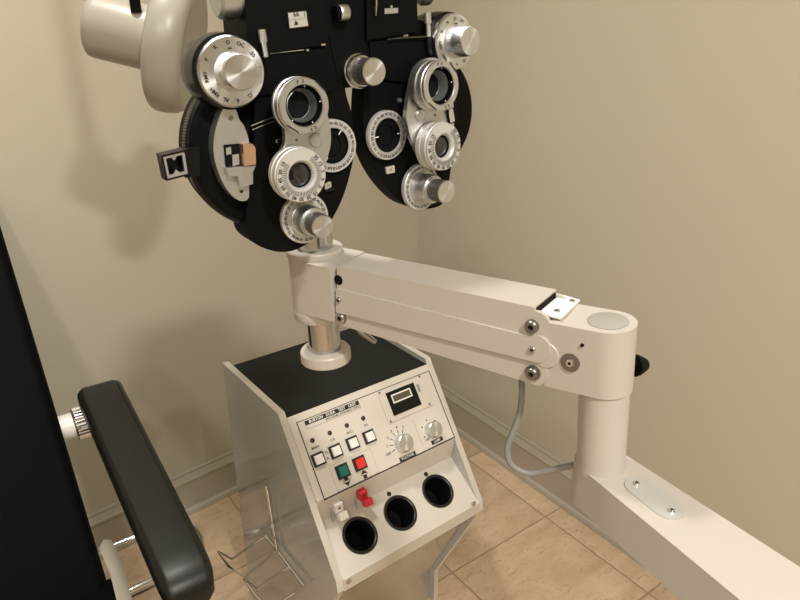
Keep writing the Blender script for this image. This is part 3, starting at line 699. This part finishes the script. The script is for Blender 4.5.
# control panel plane
pA = Vector((TH, -.009, .690)); pB = Vector((TH, -.110, .551))
dslope = (pA - pB).normalized(); pn = Vector((1, 0, 0)).cross(dslope)
if pn.y > 0: pn = -pn
PMx = frame(pA, Vector((1, 0, 0)), dslope, pn)    # local: x right, y up-slope, z out
PW = CMx @ PMx; PWI = PW.inverted()
def pp(x, y, h=0.0):
    n = (PW.to_3x3() @ Vector((0, 0, 1))); v = PWI @ hit(x, y, PW.translation + n * h, n); return (v.x, v.y)
def pps(pts, h=0.0): return [pp(x, y, h) for x, y in pts]
x0c, x1c = TH, WID - TH; sl = (pA - pB).length
# body: top mat, carcass, sloping panel, recess wall, tray
ydeck = -.0335
mb = MB(); mb.prism([(-.181, .397), (-.036, .096), (-.036, 0), (-.026, 0), (-.026, .098), (-.169, .397)], x0c, x1c, 0, YZ, 0); mb.build('front_skirt', 'skirt', cons)
mb = MB(); mb.prism([(.25, .0), (.25, .68), (.24, .68), (.24, 0)], x0c, x1c, 0, YZ, 0); mb.build('back_panel', 'console', cons)
mb = MB(); mb.prism([(.258, .676), (.258, .6885), (-.0085, .6885), (-.004, .676)], x0c + .0005, x1c - .0005, 0, YZ, .0015, 2, 20); mb.build('top_mat', 'mat', cons)
mb = MB(); mb.box((.5 * (x1c - x0c), -sl / 2, -.005), (x1c - x0c, sl, .010), 0, None, .0008); panel = mb.build('control_panel', 'panel', cons, PMx)
mb = MB(); mb.prism([(pB.y + .008, pB.z + .0), (pB.y + .002, pB.z - .007), (-.097, .484), (-.090, .484)], x0c, x1c, 0, YZ, 0); mb.build('recess_wall', 'panel', cons)
# tray with three wells
tA = Vector((x0c, -.0965, .488)); tB = Vector((x0c, -.192, .421)); tdir = (tA - tB).normalized(); tn = Vector((1, 0, 0)).cross(tdir)
if tn.z < 0: tn = -tn
TMx = frame(tA, Vector((1, 0, 0)), tdir, tn); TW = CMx @ TMx; TWI = TW.inverted()
def tp(x, y, h=0.0):
    n = (TW.to_3x3() @ Vector((0, 0, 1))); v = TWI @ hit(x, y, TW.translation + n * h, n); return (v.x, v.y)
tl = (tA - tB).length; tw = x1c - x0c
wc = [tp(360, 535.2), tp(400.3, 512.8), tp(437.8, 491)]
print('wells', wc, 'tray', tw, tl, 'tray r px', [ (Vector(tp(360+17,535.2))-Vector(wc[0])).length])
wr = .0375
mb = MB(); b0 = 0.0
cuts = [0, (wc[0][0] + wc[1][0]) / 2, (wc[1][0] + wc[2][0]) / 2, tw]
for k in range(3):
    xa, xb = cuts[k], cuts[k + 1]; cx, cy = wc[k]
    angs = sorted(set([2 * pi * i / 48 for i in range(48)] + [math.atan2(yy - cy, xx - cx) % (2 * pi) for xx in (xa, xb) for yy in (-tl, 0)]))
    inn, out = [], []
    for a in angs:
        c_, s_ = cos(a), sin(a); ts = []
        if c_ > 1e-9: ts.append((xb - cx) / c_)
        if c_ < -1e-9: ts.append((xa - cx) / c_)
        if s_ > 1e-9: ts.append((0 - cy) / s_)
        if s_ < -1e-9: ts.append((-tl - cy) / s_)
        t = min(ts); out.append((cx + c_ * t, cy + s_ * t, 0)); inn.append((cx + c_ * wr * .9, cy + s_ * wr * .9, 0))
    n = len(angs); mb._faces(inn + out, [(i, n + i, n + (i + 1) % n, (i + 1) % n) for i in range(n)])
bmesh.ops.remove_doubles(mb.bm, verts=mb.bm.verts, dist=1e-5)
mb.build('tray', 'console', cons, TMx)
for c in wc:
    mb = MB(); mb.lathe([(wr * .9, -.004, 0), (wr * 1.0, 0, 0), (wr * 1.0, .0016, 0), (wr * .96, .0026, 0), (wr * .9, .0026, 0), (wr * .84, .0012, 0), (wr * .82, -.004, 1), (wr * .72, -.065, 1), (0, -.068, 1)], 0, None, 56); mb.build('instrument_well', ['rubber', 'void'], cons, TMx @ T(c[0], c[1], 0))
mb = MB(); mb.prism([(-.190, .4235), (-.1950, .4205), (-.1950, .3925), (-.172, .3925), (-.172, .402), (-.188, .405)], x0c, x1c, 0, YZ, .0008, 2, 20); mb.build('front_lip', 'console', cons)
def tscrew(px, r, m='ink'):
    c = tp(*px); mb = MB(); mb.lathe([(r, 0), (r, .0006), (0, .0008)], 0, None, 16); mb.build('tray_screw', m, cons, TMx @ T(c[0], c[1], 0))
tscrew((389, 494), .0052); tscrew((426, 474.3), .0052)
# lip end screws
for px in ((473.5, 503.5), (348.6, 581)):
    n = CMx.to_3x3() @ Vector((0, -1, 0)); p = CMI @ hit(*px, CMx @ Vector((0, -.1952, 0)), n); mb = MB(); mb.lathe([(.006, 0), (.006, .002), (.002, .0028), (0, .0020)], 0, None, 16); mb.build('lip_screw', 'steel', cons, axis_frame(p, Vector((0, -1, 0))))

# ---- panel graphics and controls
def line(mb, a, b, w, h=.0004, mi=0):
    a, b = Vector(a), Vector(b); d = (b - a).normalized(); n = Vector((-d.y, d.x)) * (w / 2); e = d * (w / 2)
    mb.poly([(*(a - e + n), h), (*(b + e + n), h), (*(b + e - n), h), (*(a - e - n), h)], mi)
fr_ = pps([(297.5, 424), (430.5, 369), (452, 437), (324.5, 501)])
fr_[0] = (fr_[0][0], (fr_[0][1] + fr_[1][1]) / 2); fr_[1] = (fr_[1][0], fr_[0][1]); fr_[2] = (fr_[2][0], (fr_[2][1] + fr_[3][1]) / 2); fr_[3] = (fr_[3][0], fr_[2][1])
xl, xr = (fr_[0][0] + fr_[3][0]) / 2, (fr_[1][0] + fr_[2][0]) / 2; yt, yb = fr_[0][1], fr_[2][1]
print('frame', xl, xr, yt, yb, 'sl', sl)
mb = MB(); line(mb, (xl, yt), (xr, yt), .0014); line(mb, (xl, yb), (xr, yb), .0024); line(mb, (xl, yt), (xl, yb), .0022); line(mb, (xr, yt), (xr, yb), .0022)
# title strip
ta, tb = pp(305, 424), pp(358.5, 402); tang = math.atan2(tb[1] - ta[1], tb[0] - ta[0]) * 0
tx0, tx1 = ta[0], tb[0]; ty = (ta[1] + tb[1]) / 2; th_ = .0090
mb.poly([(tx0, ty - th_ / 2, .0004), (tx1, ty - th_ / 2, .0004), (tx1, ty + th_ / 2, .0004), (tx0, ty + th_ / 2, .0004)])
tl0, tl1 = tx0, tx1; yb2 = ty - th_ * 1.35
line(mb, (tx0, ty), (tx0 + .001, yb2), .0005); line(mb, (tx0 + .001, yb2), (tx1, yb2), .0005); line(mb, (tx1, yb2), (tx1, ty), .0005)
mb.text('OPHTHALMIC INSTRUMENT STAND', .0052, T(tx0 * .33 + tx1 * .67, ty - th_ * .93, .0004), 0, 1.0)
L1, L2, L3, L4 = pp(312.2, 440.5), pp(329.5, 433), pp(346.6, 425.5), pp(363, 418.3)
for (x, y), t in zip((L1, L2, L3, L4), ('MAIN', 'C.R', 'ACC', 'O.L')): mb.text(t, .0070, T(x + .001, y - .0150, .0004))
gb = pps([(328, 467.5), (370, 448), (378.5, 472), (339, 492)]); 
gx0, gx1, gy0, gy1 = (gb[0][0] + gb[3][0]) / 2, (gb[1][0] + gb[2][0]) / 2, (gb[2][1] + gb[3][1]) / 2, (gb[0][1] + gb[1][1]) / 2
for a, b in (((gx0, gy0), (gx1, gy0)), ((gx1, gy0), (gx1, gy1)), ((gx1, gy1), (gx0, gy1)), ((gx0, gy1), (gx0, gy0))): line(mb, a, b, .0004, .0004, 1)
# chair down / up symbols
def arrow(cx, cy, sgn):
    s = .0047
    mb.poly([(cx - s * .9, cy + sgn * s * .3, .0004), (cx + s * .9, cy + sgn * s * .3, .0004), (cx + s * .9, cy + sgn * s * 1.9, .0004), (cx - s * .9, cy + sgn * s * 1.9, .0004)])
    mb.poly([(cx - s * 2, cy - sgn * s * .1, .0004), (cx - s * 1.2, cy + sgn * s * .5, .0004), (cx - s * 1.2, cy - sgn * s * .1, .0004)]); mb.poly([(cx + s * 2, cy - sgn * s * .1, .0004), (cx + s * 1.2, cy + sgn * s * .5, .0004), (cx + s * 1.2, cy - sgn * s * .1, .0004)])
    mb.poly([(cx - s * 1.5, cy - sgn * s * .2, .0004), (cx + s * 1.5, cy - sgn * s * .2, .0004), (cx, cy - sgn * s * 1.9, .0004)])
ga = pp(347, 481.5); ra = pp(364.3, 474); arrow(ga[0], ga[1], 1); arrow(ra[0], ra[1], -1)
b1, b2 = pp(326.6, 452.5), pp(328, 458.6); mb.text('TL', .0070, T(b1[0], b1[1], .0004)); mb.text('R', .0070, T(b2[0], b2[1], .0004))
# dial ticks and captions
KV, KLp = pp(401.5, 443.5), pp(431, 430)
for ang, t in ((195, 'OFF'), (168, '1'), (140, '2'), (112, '3'), (86, '4'), (60, '5')):
    a = radians(ang); 
    line(mb, (KV[0] + .021 * cos(a), KV[1] + .021 * sin(a)), (KV[0] + .029 * cos(a), KV[1] + .029 * sin(a)), .0014); mb.text(t, .0080, T(KV[0] + .035 * cos(a) - (.004 if t == 'OFF' else 0), KV[1] + .035 * sin(a), .0004))
for ang in (200, 145, 95, 40, -20): mb.poly(circ((KLp[0] + .0235 * cos(radians(ang)), KLp[1] + .0235 * sin(radians(ang))), .0018, 10), 0, T(0, 0, .0004))
q = pp(427.5, 439.8); mb.text('OFF', .0070, T(q[0], q[1], .0004))
def tag_(px0, px1, txt):
    a, b = pp(*px0), pp(*px1); y = (a[1] + b[1]) / 2; h = .0045
    mb.poly([(a[0], y - h, .0004), (b[0], y - h, .0004), (b[0], y + h, .0004), (a[0], y + h, .0004)]); return ((a[0] + b[0]) / 2, y, txt)
tags = [tag_((399.5, 460), (415.5, 453), 'VOLTAGE'), tag_((431.5, 443.2), (442.5, 438), 'LAMP')]
vl = pps([(412.5, 419), (422, 446)]); line(mb, vl[0], (vl[0][0], vl[1][1]), .0004, .0004, 1)
mb.build('panel_print', ['ink', 'greyink'], panel)
for x, y, t in tags:
    mb = MB(); mb.text(t, .0078, T(x, y, .0006), 0, .95); mb.build('panel_lettering', 'white', panel)
mb = MB()
for t, k in (('BURTON', .195), ('DURA', .46), ('TEST', .67), ('UNIT', .87)): mb.text(t, .0086, T(tx0 + (tx1 - tx0) * k, ty, .0006), 0, .92)
mb.build('panel_lettering', 'white', panel)
for x, y in (L1, L2, L3, L4):
    mb = MB(); mb.lathe([(.0046, 0, 1), (.0046, .0018, 1), (.0034, .0023, 1), (.0033, .0014, 0), (0, .0036, 0)], 0, None, 20); mb.build('indicator_light', ['darkred', 'ink'], cons, PMx @ T(x, y, 0))
def button(px, mname, s=.0265):
    x, y = pp(*px, .003); mb = MB(); mb.box((0, 0, .0017), (s, s * .97, .0034), 0, None, .0008); b = mb.build('push_button', 'ink', cons, PMx @ T(x, y, 0), label=mname + ' square push button in a black frame')
    mb = MB(); mb.box((.0, .0, .0052), (s * .68, s * .68, .0054), 0, None, .0015); mb.build('button_cap', mname, b)
for px in ((318.8, 459.2), (336, 451), (353, 443), (369.6, 436.5)): button(px, 'white')
button((343, 471), 'green', .028); button((360, 463.2), 'red', .028)
# digital display
dq = pps([(377, 396), (421, 371.5), (433, 403.5), (389.5, 424)]); dcx, dcy = sum(p[0] for p in dq) / 4, sum(p[1] for p in dq) / 4
dwid = ((dq[1][0] - dq[0][0]) + (dq[2][0] - dq[3][0])) / 2; dhei = ((dq[0][1] - dq[3][1]) + (dq[1][1] - dq[2][1])) / 2
print('display', dwid, dhei)
mb = MB(); mb.box((0, 0, .0012), (dwid, dhei, .0024), 0, None, .0011); disp = mb.build('display', 'panel', cons, PMx @ T(dcx, dcy, 0))
def dpx(x, y): p = pp(x, y, .0024); return (p[0] - dcx, p[1] - dcy)
w = [dpx(386, 393.5), dpx(413.5, 382), dpx(421, 404.5), dpx(393.5, 416.5)]
wx0, wx1, wy0, wy1 = (w[0][0] + w[3][0]) / 2, (w[1][0] + w[2][0]) / 2, (w[2][1] + w[3][1]) / 2, (w[0][1] + w[1][1]) / 2
mb = MB(); mb.box(((wx0 + wx1) / 2, (wy0 + wy1) / 2, .0028), (wx1 - wx0, wy1 - wy0, .0012), 0); mb.build('display_face', 'blackgloss', disp)
w = [dpx(390.5, 395.5), dpx(409.5, 387.5), dpx(412, 396), dpx(393.5, 404)]
lx0, lx1, ly0, ly1 = (w[0][0] + w[3][0]) / 2, (w[1][0] + w[2][0]) / 2, (w[2][1] + w[3][1]) / 2, (w[0][1] + w[1][1]) / 2
mb = MB(); mb.box(((lx0 + lx1) / 2, (ly0 + ly1) / 2, .0036), (lx1 - lx0, ly1 - ly0, .0012), 0, None, .0003); mb.build('display_bezel', 'white', disp)
mb = MB(); k = .0030; mb.box(((lx0 + lx1) / 2, (ly0 + ly1) / 2, .0041), (lx1 - lx0 - 2 * k, ly1 - ly0 - 2 * k, .0006), 0); mb.build('display_screen', 'lcd', disp)
q = dpx(418.5, 388); mb = MB(); mb.box((q[0], q[1], .0030), (.006, .017, .0016), 0); mb.build('display_slot', 'grey', disp)
for px in ((379.5, 392.8), (419.3, 376.5), (429.5, 404), (390.5, 421.5)):
    q = dpx(*px); mb = MB(); mb.lathe([(.0024, .0024), (.0024, .0034), (0, .0040)], 0, T(q[0], q[1], 0), 12); mb.build('display_screw', 'washer', disp)
# rotary knobs
def rknob(c, r, h):
    mb = MB(); mb.lathe([(0, 0), (r * 1.02, 0), (r * 1.0, .002), (r * .98, h - .0015), (r * .88, h), (0, h + .0004)], 0, None, 72, knurl=(3, .0004, 2, 3)); k = mb.build('rotary_knob', 'alu', cons, PMx @ T(c[0], c[1], 0)); return k
rknob(KV, .0185, .022); rknob(KLp, .0172, .022)
mb = MB()
for x, y in ((.006, -.006), (WID - TH * 2.2, -.006)): pass
# rocker hooks below the panel
def hook(px0, px1, m):
    n = CMx.to_3x3() @ Vector((0, -1, 0)); f_ = lambda p, y: CMI @ hit(*p, CMx @ Vector((0, y, 0)), n)
    a = f_(px0, -.114); b = f_(px1, -.124)
    mb = MB(); mb.box((0, .004, 0), (.018, .018, .018), 0, None, .002); h = mb.build('toggle_switch', m, cons, T(*a), label=('white' if m == 'white' else 'red') + ' toggle switch below the panel')
    mb = MB(); mb.box((0, 0, 0), (.0185, .014, .014), 0, Matrix.Rotation(radians(-25), 4, 'X'), .003); mb.build('switch_paddle', m, h, T(*(b - a)))
    mb = MB(); mb.lathe([(.0026, 0), (0, .0005)], 0, None, 12); mb.build('switch_mark', 'ink', h, axis_frame(Vector((0, -.0062, .001)), Vector((0, -1, 0))))
    mb = MB(); mb.box((0, .009, -.028), (.019, .004, .050), 0, None, .001); mb.build('switch_bracket', 'plate', h)
hook((338, 507), (342.5, 515.5), 'white'); hook((362.5, 494.5), (367.5, 502), 'rose')

# ------------------------------------------------------------------ wire rack on the console side
rk = thing('wire_rack', 'chrome wire chart rack hanging on the left side of the off-white console', 'rack', frame(Vector((O0.x, O0.y, 0)), ex, ed, UP))
RI = rk.matrix_basis.inverted(); nx = -ex
def rs(x, y, off=.009): return hit(x, y, O0 - ex * off, nx)
a0_, a1_ = rs(266.5, 489), rs(277, 553)
mb = MB(); mb.tube([a0_ - ed * .002, a1_ - ed * .002], .0026, 0, 8); mb.tube([a0_ + ed * .004, a1_ + ed * .004], .0026, 0, 8)
mb.tube([a0_ - ed * .002, a0_ + ed * .001 + UP * .006, a0_ + ed * .004], .0026, 0, 8, smooth=4); mb.build('hanging_rod', 'chrome', rk, RI)
sp0, sp1 = rs(266, 536), rs(304, 586); zs = (sp0.z + sp1.z) / 2
def gz(x, y, dz=0): return ground(x, y, zs + dz)
mb = MB(); mb.tube([gz(266, 536), gz(304, 586)], .0034, 0, 8); mb.build('rail', 'chrome', rk, RI)
mb = MB(); mb.tube([gz(265, 536), gz(232, 559), gz(218, 551.5, .004), gz(229, 566.5, .002), gz(245, 577), gz(275, 551.5)], .0026, 0, 8); mb.build('wire_loop', 'chrome', rk, RI)
mb = MB(); mb.tube([gz(288, 567), gz(257, 589), gz(244, 579, .004), gz(258, 598, .002), gz(271, 608), gz(304, 586)], .0026, 0, 8); mb.build('wire_loop', 'chrome', rk, RI)
for p in (a0_, a1_):
    pass
mb = MB(); c = rs(266.5, 489, .003); mb.lathe([(0, 0), (.005, 0), (.005, .005), (.003, .007), (0, .0072)], 0, None, 20); mb.build('rack_screw', 'steel', rk, RI @ axis_frame(O0 * 0 + rs(266.5, 489, .0), nx))

# ------------------------------------------------------------------ examination chair
XB = .103
def onx(x, y, X=XB): return hit(x, y, Vector((X, 0, 0)), Vector((1, 0, 0)))
bt, bm_, bb = onx(0, 250), onx(62, 430), onx(110, 590)
SZ = bb.z + .0                                             # seat top
ch = thing('examination_chair', 'black upholstered examination chair beside the console at the left edge', 'chair', frame(Vector((-.15, bb.y - .1, 0)), Vector((1, 0, 0)), Vector((0, 1, 0)), UP))
CHI = ch.matrix_basis.inverted()
def cb_(mb, name, m, mm=None, **k): return mb.build(name, m, ch, CHI @ mm if mm is not None else CHI, **k)
ldir = (bm_ - bb).normalized()        # lean of the back rest in the y-z plane
ldir = Vector((0, ldir.y, ldir.z)).normalized(); bn = Vector((0, -ldir.z, ldir.y))   # front normal
if bn.y > 0: bn = -bn
print('lean', ldir, 'seat z', SZ, bb, bt)
def rrect(w, h, r, n=5):
    out = []
    for cx, cy, a in ((w / 2 - r, h / 2 - r, 0), (-w / 2 + r, h / 2 - r, 90), (-w / 2 + r, -h / 2 + r, 180), (w / 2 - r, -h / 2 + r, 270)):
        out += [(cx + r * cos(radians(a + 90 * i / n)), cy + r * sin(radians(a + 90 * i / n))) for i in range(n + 1)]
    return out
BWID = .47; BL = (bt - bb).length + .12
# back rest: lofted cushion, narrowing slightly towards the head
secs = []
for t, k in ((0, .93), (.02, 1), (.5, 1.0), (.95, .97), (1.0, .92)):
    o_ = Vector((XB - BWID / 2, bb.y, bb.z)) + ldir * (BL * t) - bn * .05
    secs.append([o_ + Vector((1, 0, 0)) * p[0] * (1 if k > .95 else .99) + bn * (p[1] * k) for p in rrect(BWID, .10, .022)])
mb = MB(); mb.loft(secs); cb_(mb, 'backrest', 'seatleather', sharp=50)
mb = MB(); mb.tube([Vector((XB - .003, bb.y, bb.z)) + ldir * .01 - bn * .012, Vector((XB - .003, bb.y, bb.z)) + ldir * (BL * .97) - bn * .012], .003, 0, 8); cb_(mb, 'seam_piping', 'seatleather')
# seat
mb = MB(); mb.box((0, 0, 0), (.52, .50, .11), 0, None, .022, 4); cb_(mb, 'seat', 'seatleather', T(XB - .252, bb.y - .225, SZ - .050))
mb = MB(); mb.box((0, 0, 0), (.40, .42, .03), 0, None, .006); cb_(mb, 'seat_frame', 'cream', T(XB - .25, bb.y - .24, SZ - .126))
mb = MB(); mb.lathe([(0, 0), (.24, 0), (.24, .018), (.225, .028), (.07, .045), (.06, .06), (.06, SZ - .14), (0, SZ - .14)], 0, None, 56); cb_(mb, 'pedestal', 'cream', T(XB - .25, bb.y - .22, 0))
# arm rest
za, zb2 = .75, .69
fa, fb = ground(75.5, 389, za), ground(121, 380, za); na, nb = ground(160, 583, zb2), ground(217, 570, zb2)
ca_, cb2 = (fa + fb) / 2, (na + nb) / 2; adir = (cb2 - ca_).normalized(); side_ = Vector((adir.y, -adir.x, 0)).normalized()
if side_.x < 0: side_ = -side_
aup = side_.cross(adir).normalized()
if aup.z < 0: aup = -aup
L_ = (cb2 - ca_).length; wf, wn = (fb - fa).length, (nb - na).length
print('armrest', L_, wf, wn, ca_, cb2)
secs = []
TK = .050
for t, k, kk, dz in ((-.026, .66, .55, .002), (-.018, .86, .84, 0), (.004, 1.0, 1, 0), (.25, 1.0, 1, .0), (.5, 1, 1, 0), (.75, 1, 1, 0), (.90, 1, 1, 0), (.95, .99, .98, -.0008), (.985, .95, .9, -.003), (1.012, .84, .74, -.007), (1.026, .62, .5, -.013)):
    w_ = wf + (wn - wf) * t; c_ = ca_ + adir * (L_ * t) - aup * (TK / 2 - dz)
    bow = .0 
    secs.append([c_ + side_ * (p[0] * k + bow) + aup * p[1] * kk for p in rrect(w_, TK, .013, 5)])
mb = MB(); mb.loft(secs); arm_ = cb_(mb, 'armrest', 'leather', sharp=55)
for sg in (-1, 1):
    mb = MB(); pts = []
    for i in range(15):
        t = .03 + .94 * i / 14; w_ = wf + (wn - wf) * t; pts.append(ca_ + adir * (L_ * t) + side_ * (sg * (w_ / 2 - .0085)) - aup * (.0008 + (.004 * max(0, (t - .93) / .06) if t > .93 else 0)))
    mb.tube(pts, .0013, 0, 6); mb.build('armrest_seam', 'leather', arm_, (CHI @ Matrix.Identity(4)) if False else None)
for o_ in arm_.children: o_.matrix_basis = CHI.inverted() @ CHI if False else Matrix.Identity(4)
# pivot: cream tube and chrome knurled collar between back rest and arm rest
pv0 = onx(62, 430); pv = hit(72, 422, pv0, Vector((0, 1, 0)).lerp(Vector((0, 1, 0)), 1)); 
yv = .0
pa = pv0 + Vector((-.03, 0, 0)); pdir = Vector((1, .0, .0))
rp = .027
c0 = at(63, 428, (pv0 - CAM).dot(FW) + .045); c0 = Vector((c0.x, c0.y, c0.z))
mb = MB(); mb.lathe([(0, -.015), (rp, -.015), (rp, .020), (0, .020)], 0, None, 40); cb_(mb, 'pivot_tube', 'white', axis_frame(c0, pdir))
mb = MB(); mb.lathe([(0, .022), (rp * 1.22, .022), (rp * 1.30, .0235), (rp * 1.30, .052), (rp * 1.22, .054), (rp * .9, .055), (rp * .9, .068), (0, .068)], 0, None, 84, knurl=(3, .0018, 1, 4)); cb_(mb, 'pivot_collar', 'chrome', axis_frame(c0, pdir))
# bracket and foot ring
p0, p1 = at(103, 543, 1.27), at(122, 600, 1.20)
mb = MB(); q0, q1, q2 = at(105, 544, 1.33), at(117, 570, 1.28), at(126, 606, 1.22); bw = Vector((1, 0, 0)) * .004
secs = [[q + RT * .008 - ldir * 0 + fwd_h * .012, q - RT * .008 + fwd_h * .012, q - RT * .008 - fwd_h * .012, q + RT * .008 - fwd_h * .012] for q in (q0, at(111, 556, 1.31), q1, q2, at(136, 660, 1.14))]
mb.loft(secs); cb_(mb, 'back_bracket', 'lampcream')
gc = ground(125, 600, .02); rg = [ground(x, y, .02) for x, y in ((104, 549), (112, 541), (125, 535.5), (140, 535))]
far = ground(128, 538, .02); near = ground(141, 585, .02)
cx_, cy_ = far.x - .06, (far.y + near.y) / 2; rr_ = (far.y - near.y) / 2
mb = MB(); mb.tube([(cx_ + .14 + rr_ * cos(radians(a)) * .9, cy_ + rr_ * sin(radians(a)), .014) for a in range(-90, 91, 12)] + [(cx_ - .25, cy_ + rr_, .014), (cx_ - .25, cy_ - rr_, .014)], .012, 0, 12, closed=True); cb_(mb, 'base_tube', 'chrome')
mb = MB(); mb.box((cx_ - .25, (cy_ + bb.y - .22) / 2, .03), (.05, abs(cy_ - bb.y + .22) + .1, .03), 0, None, .004); cb_(mb, 'base_bar', 'cream')

# ------------------------------------------------------------------ examination lamp
la, lb = at(90.5, 24, .965), at(180, 46.5, .985); ld = (lb - la).normalized()
LMx = axis_frame(la, ld); ll = (lb - la).length
lm = thing('examination_lamp', 'cream flared examination lamp above and behind the phoropter', 'lamp', LMx)
rb = .0465; rf = .101
print('lamp', ll)
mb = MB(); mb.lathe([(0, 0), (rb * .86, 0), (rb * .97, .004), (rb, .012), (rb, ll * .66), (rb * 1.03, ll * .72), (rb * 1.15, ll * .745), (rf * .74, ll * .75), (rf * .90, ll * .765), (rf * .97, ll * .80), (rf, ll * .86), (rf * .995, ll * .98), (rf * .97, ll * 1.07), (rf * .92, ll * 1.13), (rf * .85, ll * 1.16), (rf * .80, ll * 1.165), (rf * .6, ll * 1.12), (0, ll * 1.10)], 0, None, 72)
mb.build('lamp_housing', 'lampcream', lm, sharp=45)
wd = LMx.inverted().to_3x3()
kp = LMx.inverted() @ at(135, 1, .94); upL = wd @ UP
mb = MB(); mb.lathe([(0, -.012), (.0075, -.012), (.0075, .008), (.006, .010), (.0045, .011), (.0045, .05), (0, .05)], 0, None, 20); mb.build('clamp_screw', 'black', lm, axis_frame(LMx.inverted() @ at(135, 3, .93), upL))
# yoke and hanger up to the ceiling
top = LMx @ Vector((0, 0, ll * .27)); 
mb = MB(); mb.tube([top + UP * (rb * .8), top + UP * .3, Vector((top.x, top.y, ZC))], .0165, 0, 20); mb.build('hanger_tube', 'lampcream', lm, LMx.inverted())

# ------------------------------------------------------------------ ceiling fittings and light
def fitting(x, y, r, energy, size, col, spread=pi):
    t = thing('ceiling_downlight', 'round recessed ceiling downlight above the room', 'ceiling light', T(x, y, ZC), 'ceiling downlights')
    mb = MB(); mb.lathe([(r * .8, 0), (r, -.002), (r * 1.12, -.006), (r * 1.15, -.004), (r * 1.15, 0)], 0, None, 40); mb.build('trim_ring', 'white', t)
    ld_ = bpy.data.lights.new('downlight', 'AREA'); ld_.shape = 'DISK'; ld_.size = size; ld_.energy = energy; ld_.color = col; ld_.spread = spread
    lo = bpy.data.objects.new('downlight', ld_); COL.objects.link(lo); lo.parent = t; lo.location = (0, 0, -.012)
    return t
WARM = (1.0, .955, .89)
fitting(.12, -.80, .08, 30, .15, WARM)
fitting(.20, 1.00, .08, 13, .16, WARM)
fitting(-.95, -.75, .08, 14, .16, WARM)
fitting(-1.2, -2.1, .08, 14, .16, WARM)
w = bpy.data.worlds.new('room'); w.use_nodes = True; w.node_tree.nodes['Background'].inputs[0].default_value = (1, .92, .82, 1); w.node_tree.nodes['Background'].inputs[1].default_value = .02
scene.world = w

# ------------------------------------------------------------------ camera
cd = bpy.data.cameras.new('camera'); cd.sensor_width = 36; cd.lens = 36 * FPX / 800; cd.clip_start = .02
co = bpy.data.objects.new('camera', cd); COL.objects.link(co); co.matrix_world = frame(CAM, RT, CU, -FW); scene.camera = co
scene.view_settings.view_transform = 'Standard'; scene.view_settings.look = 'None'; scene.view_settings.gamma = 1; scene.view_settings.exposure = 0.36
try: scene.view_settings.use_curve_mapping = False
except Exception: pass
scene.cycles.max_bounces = 8
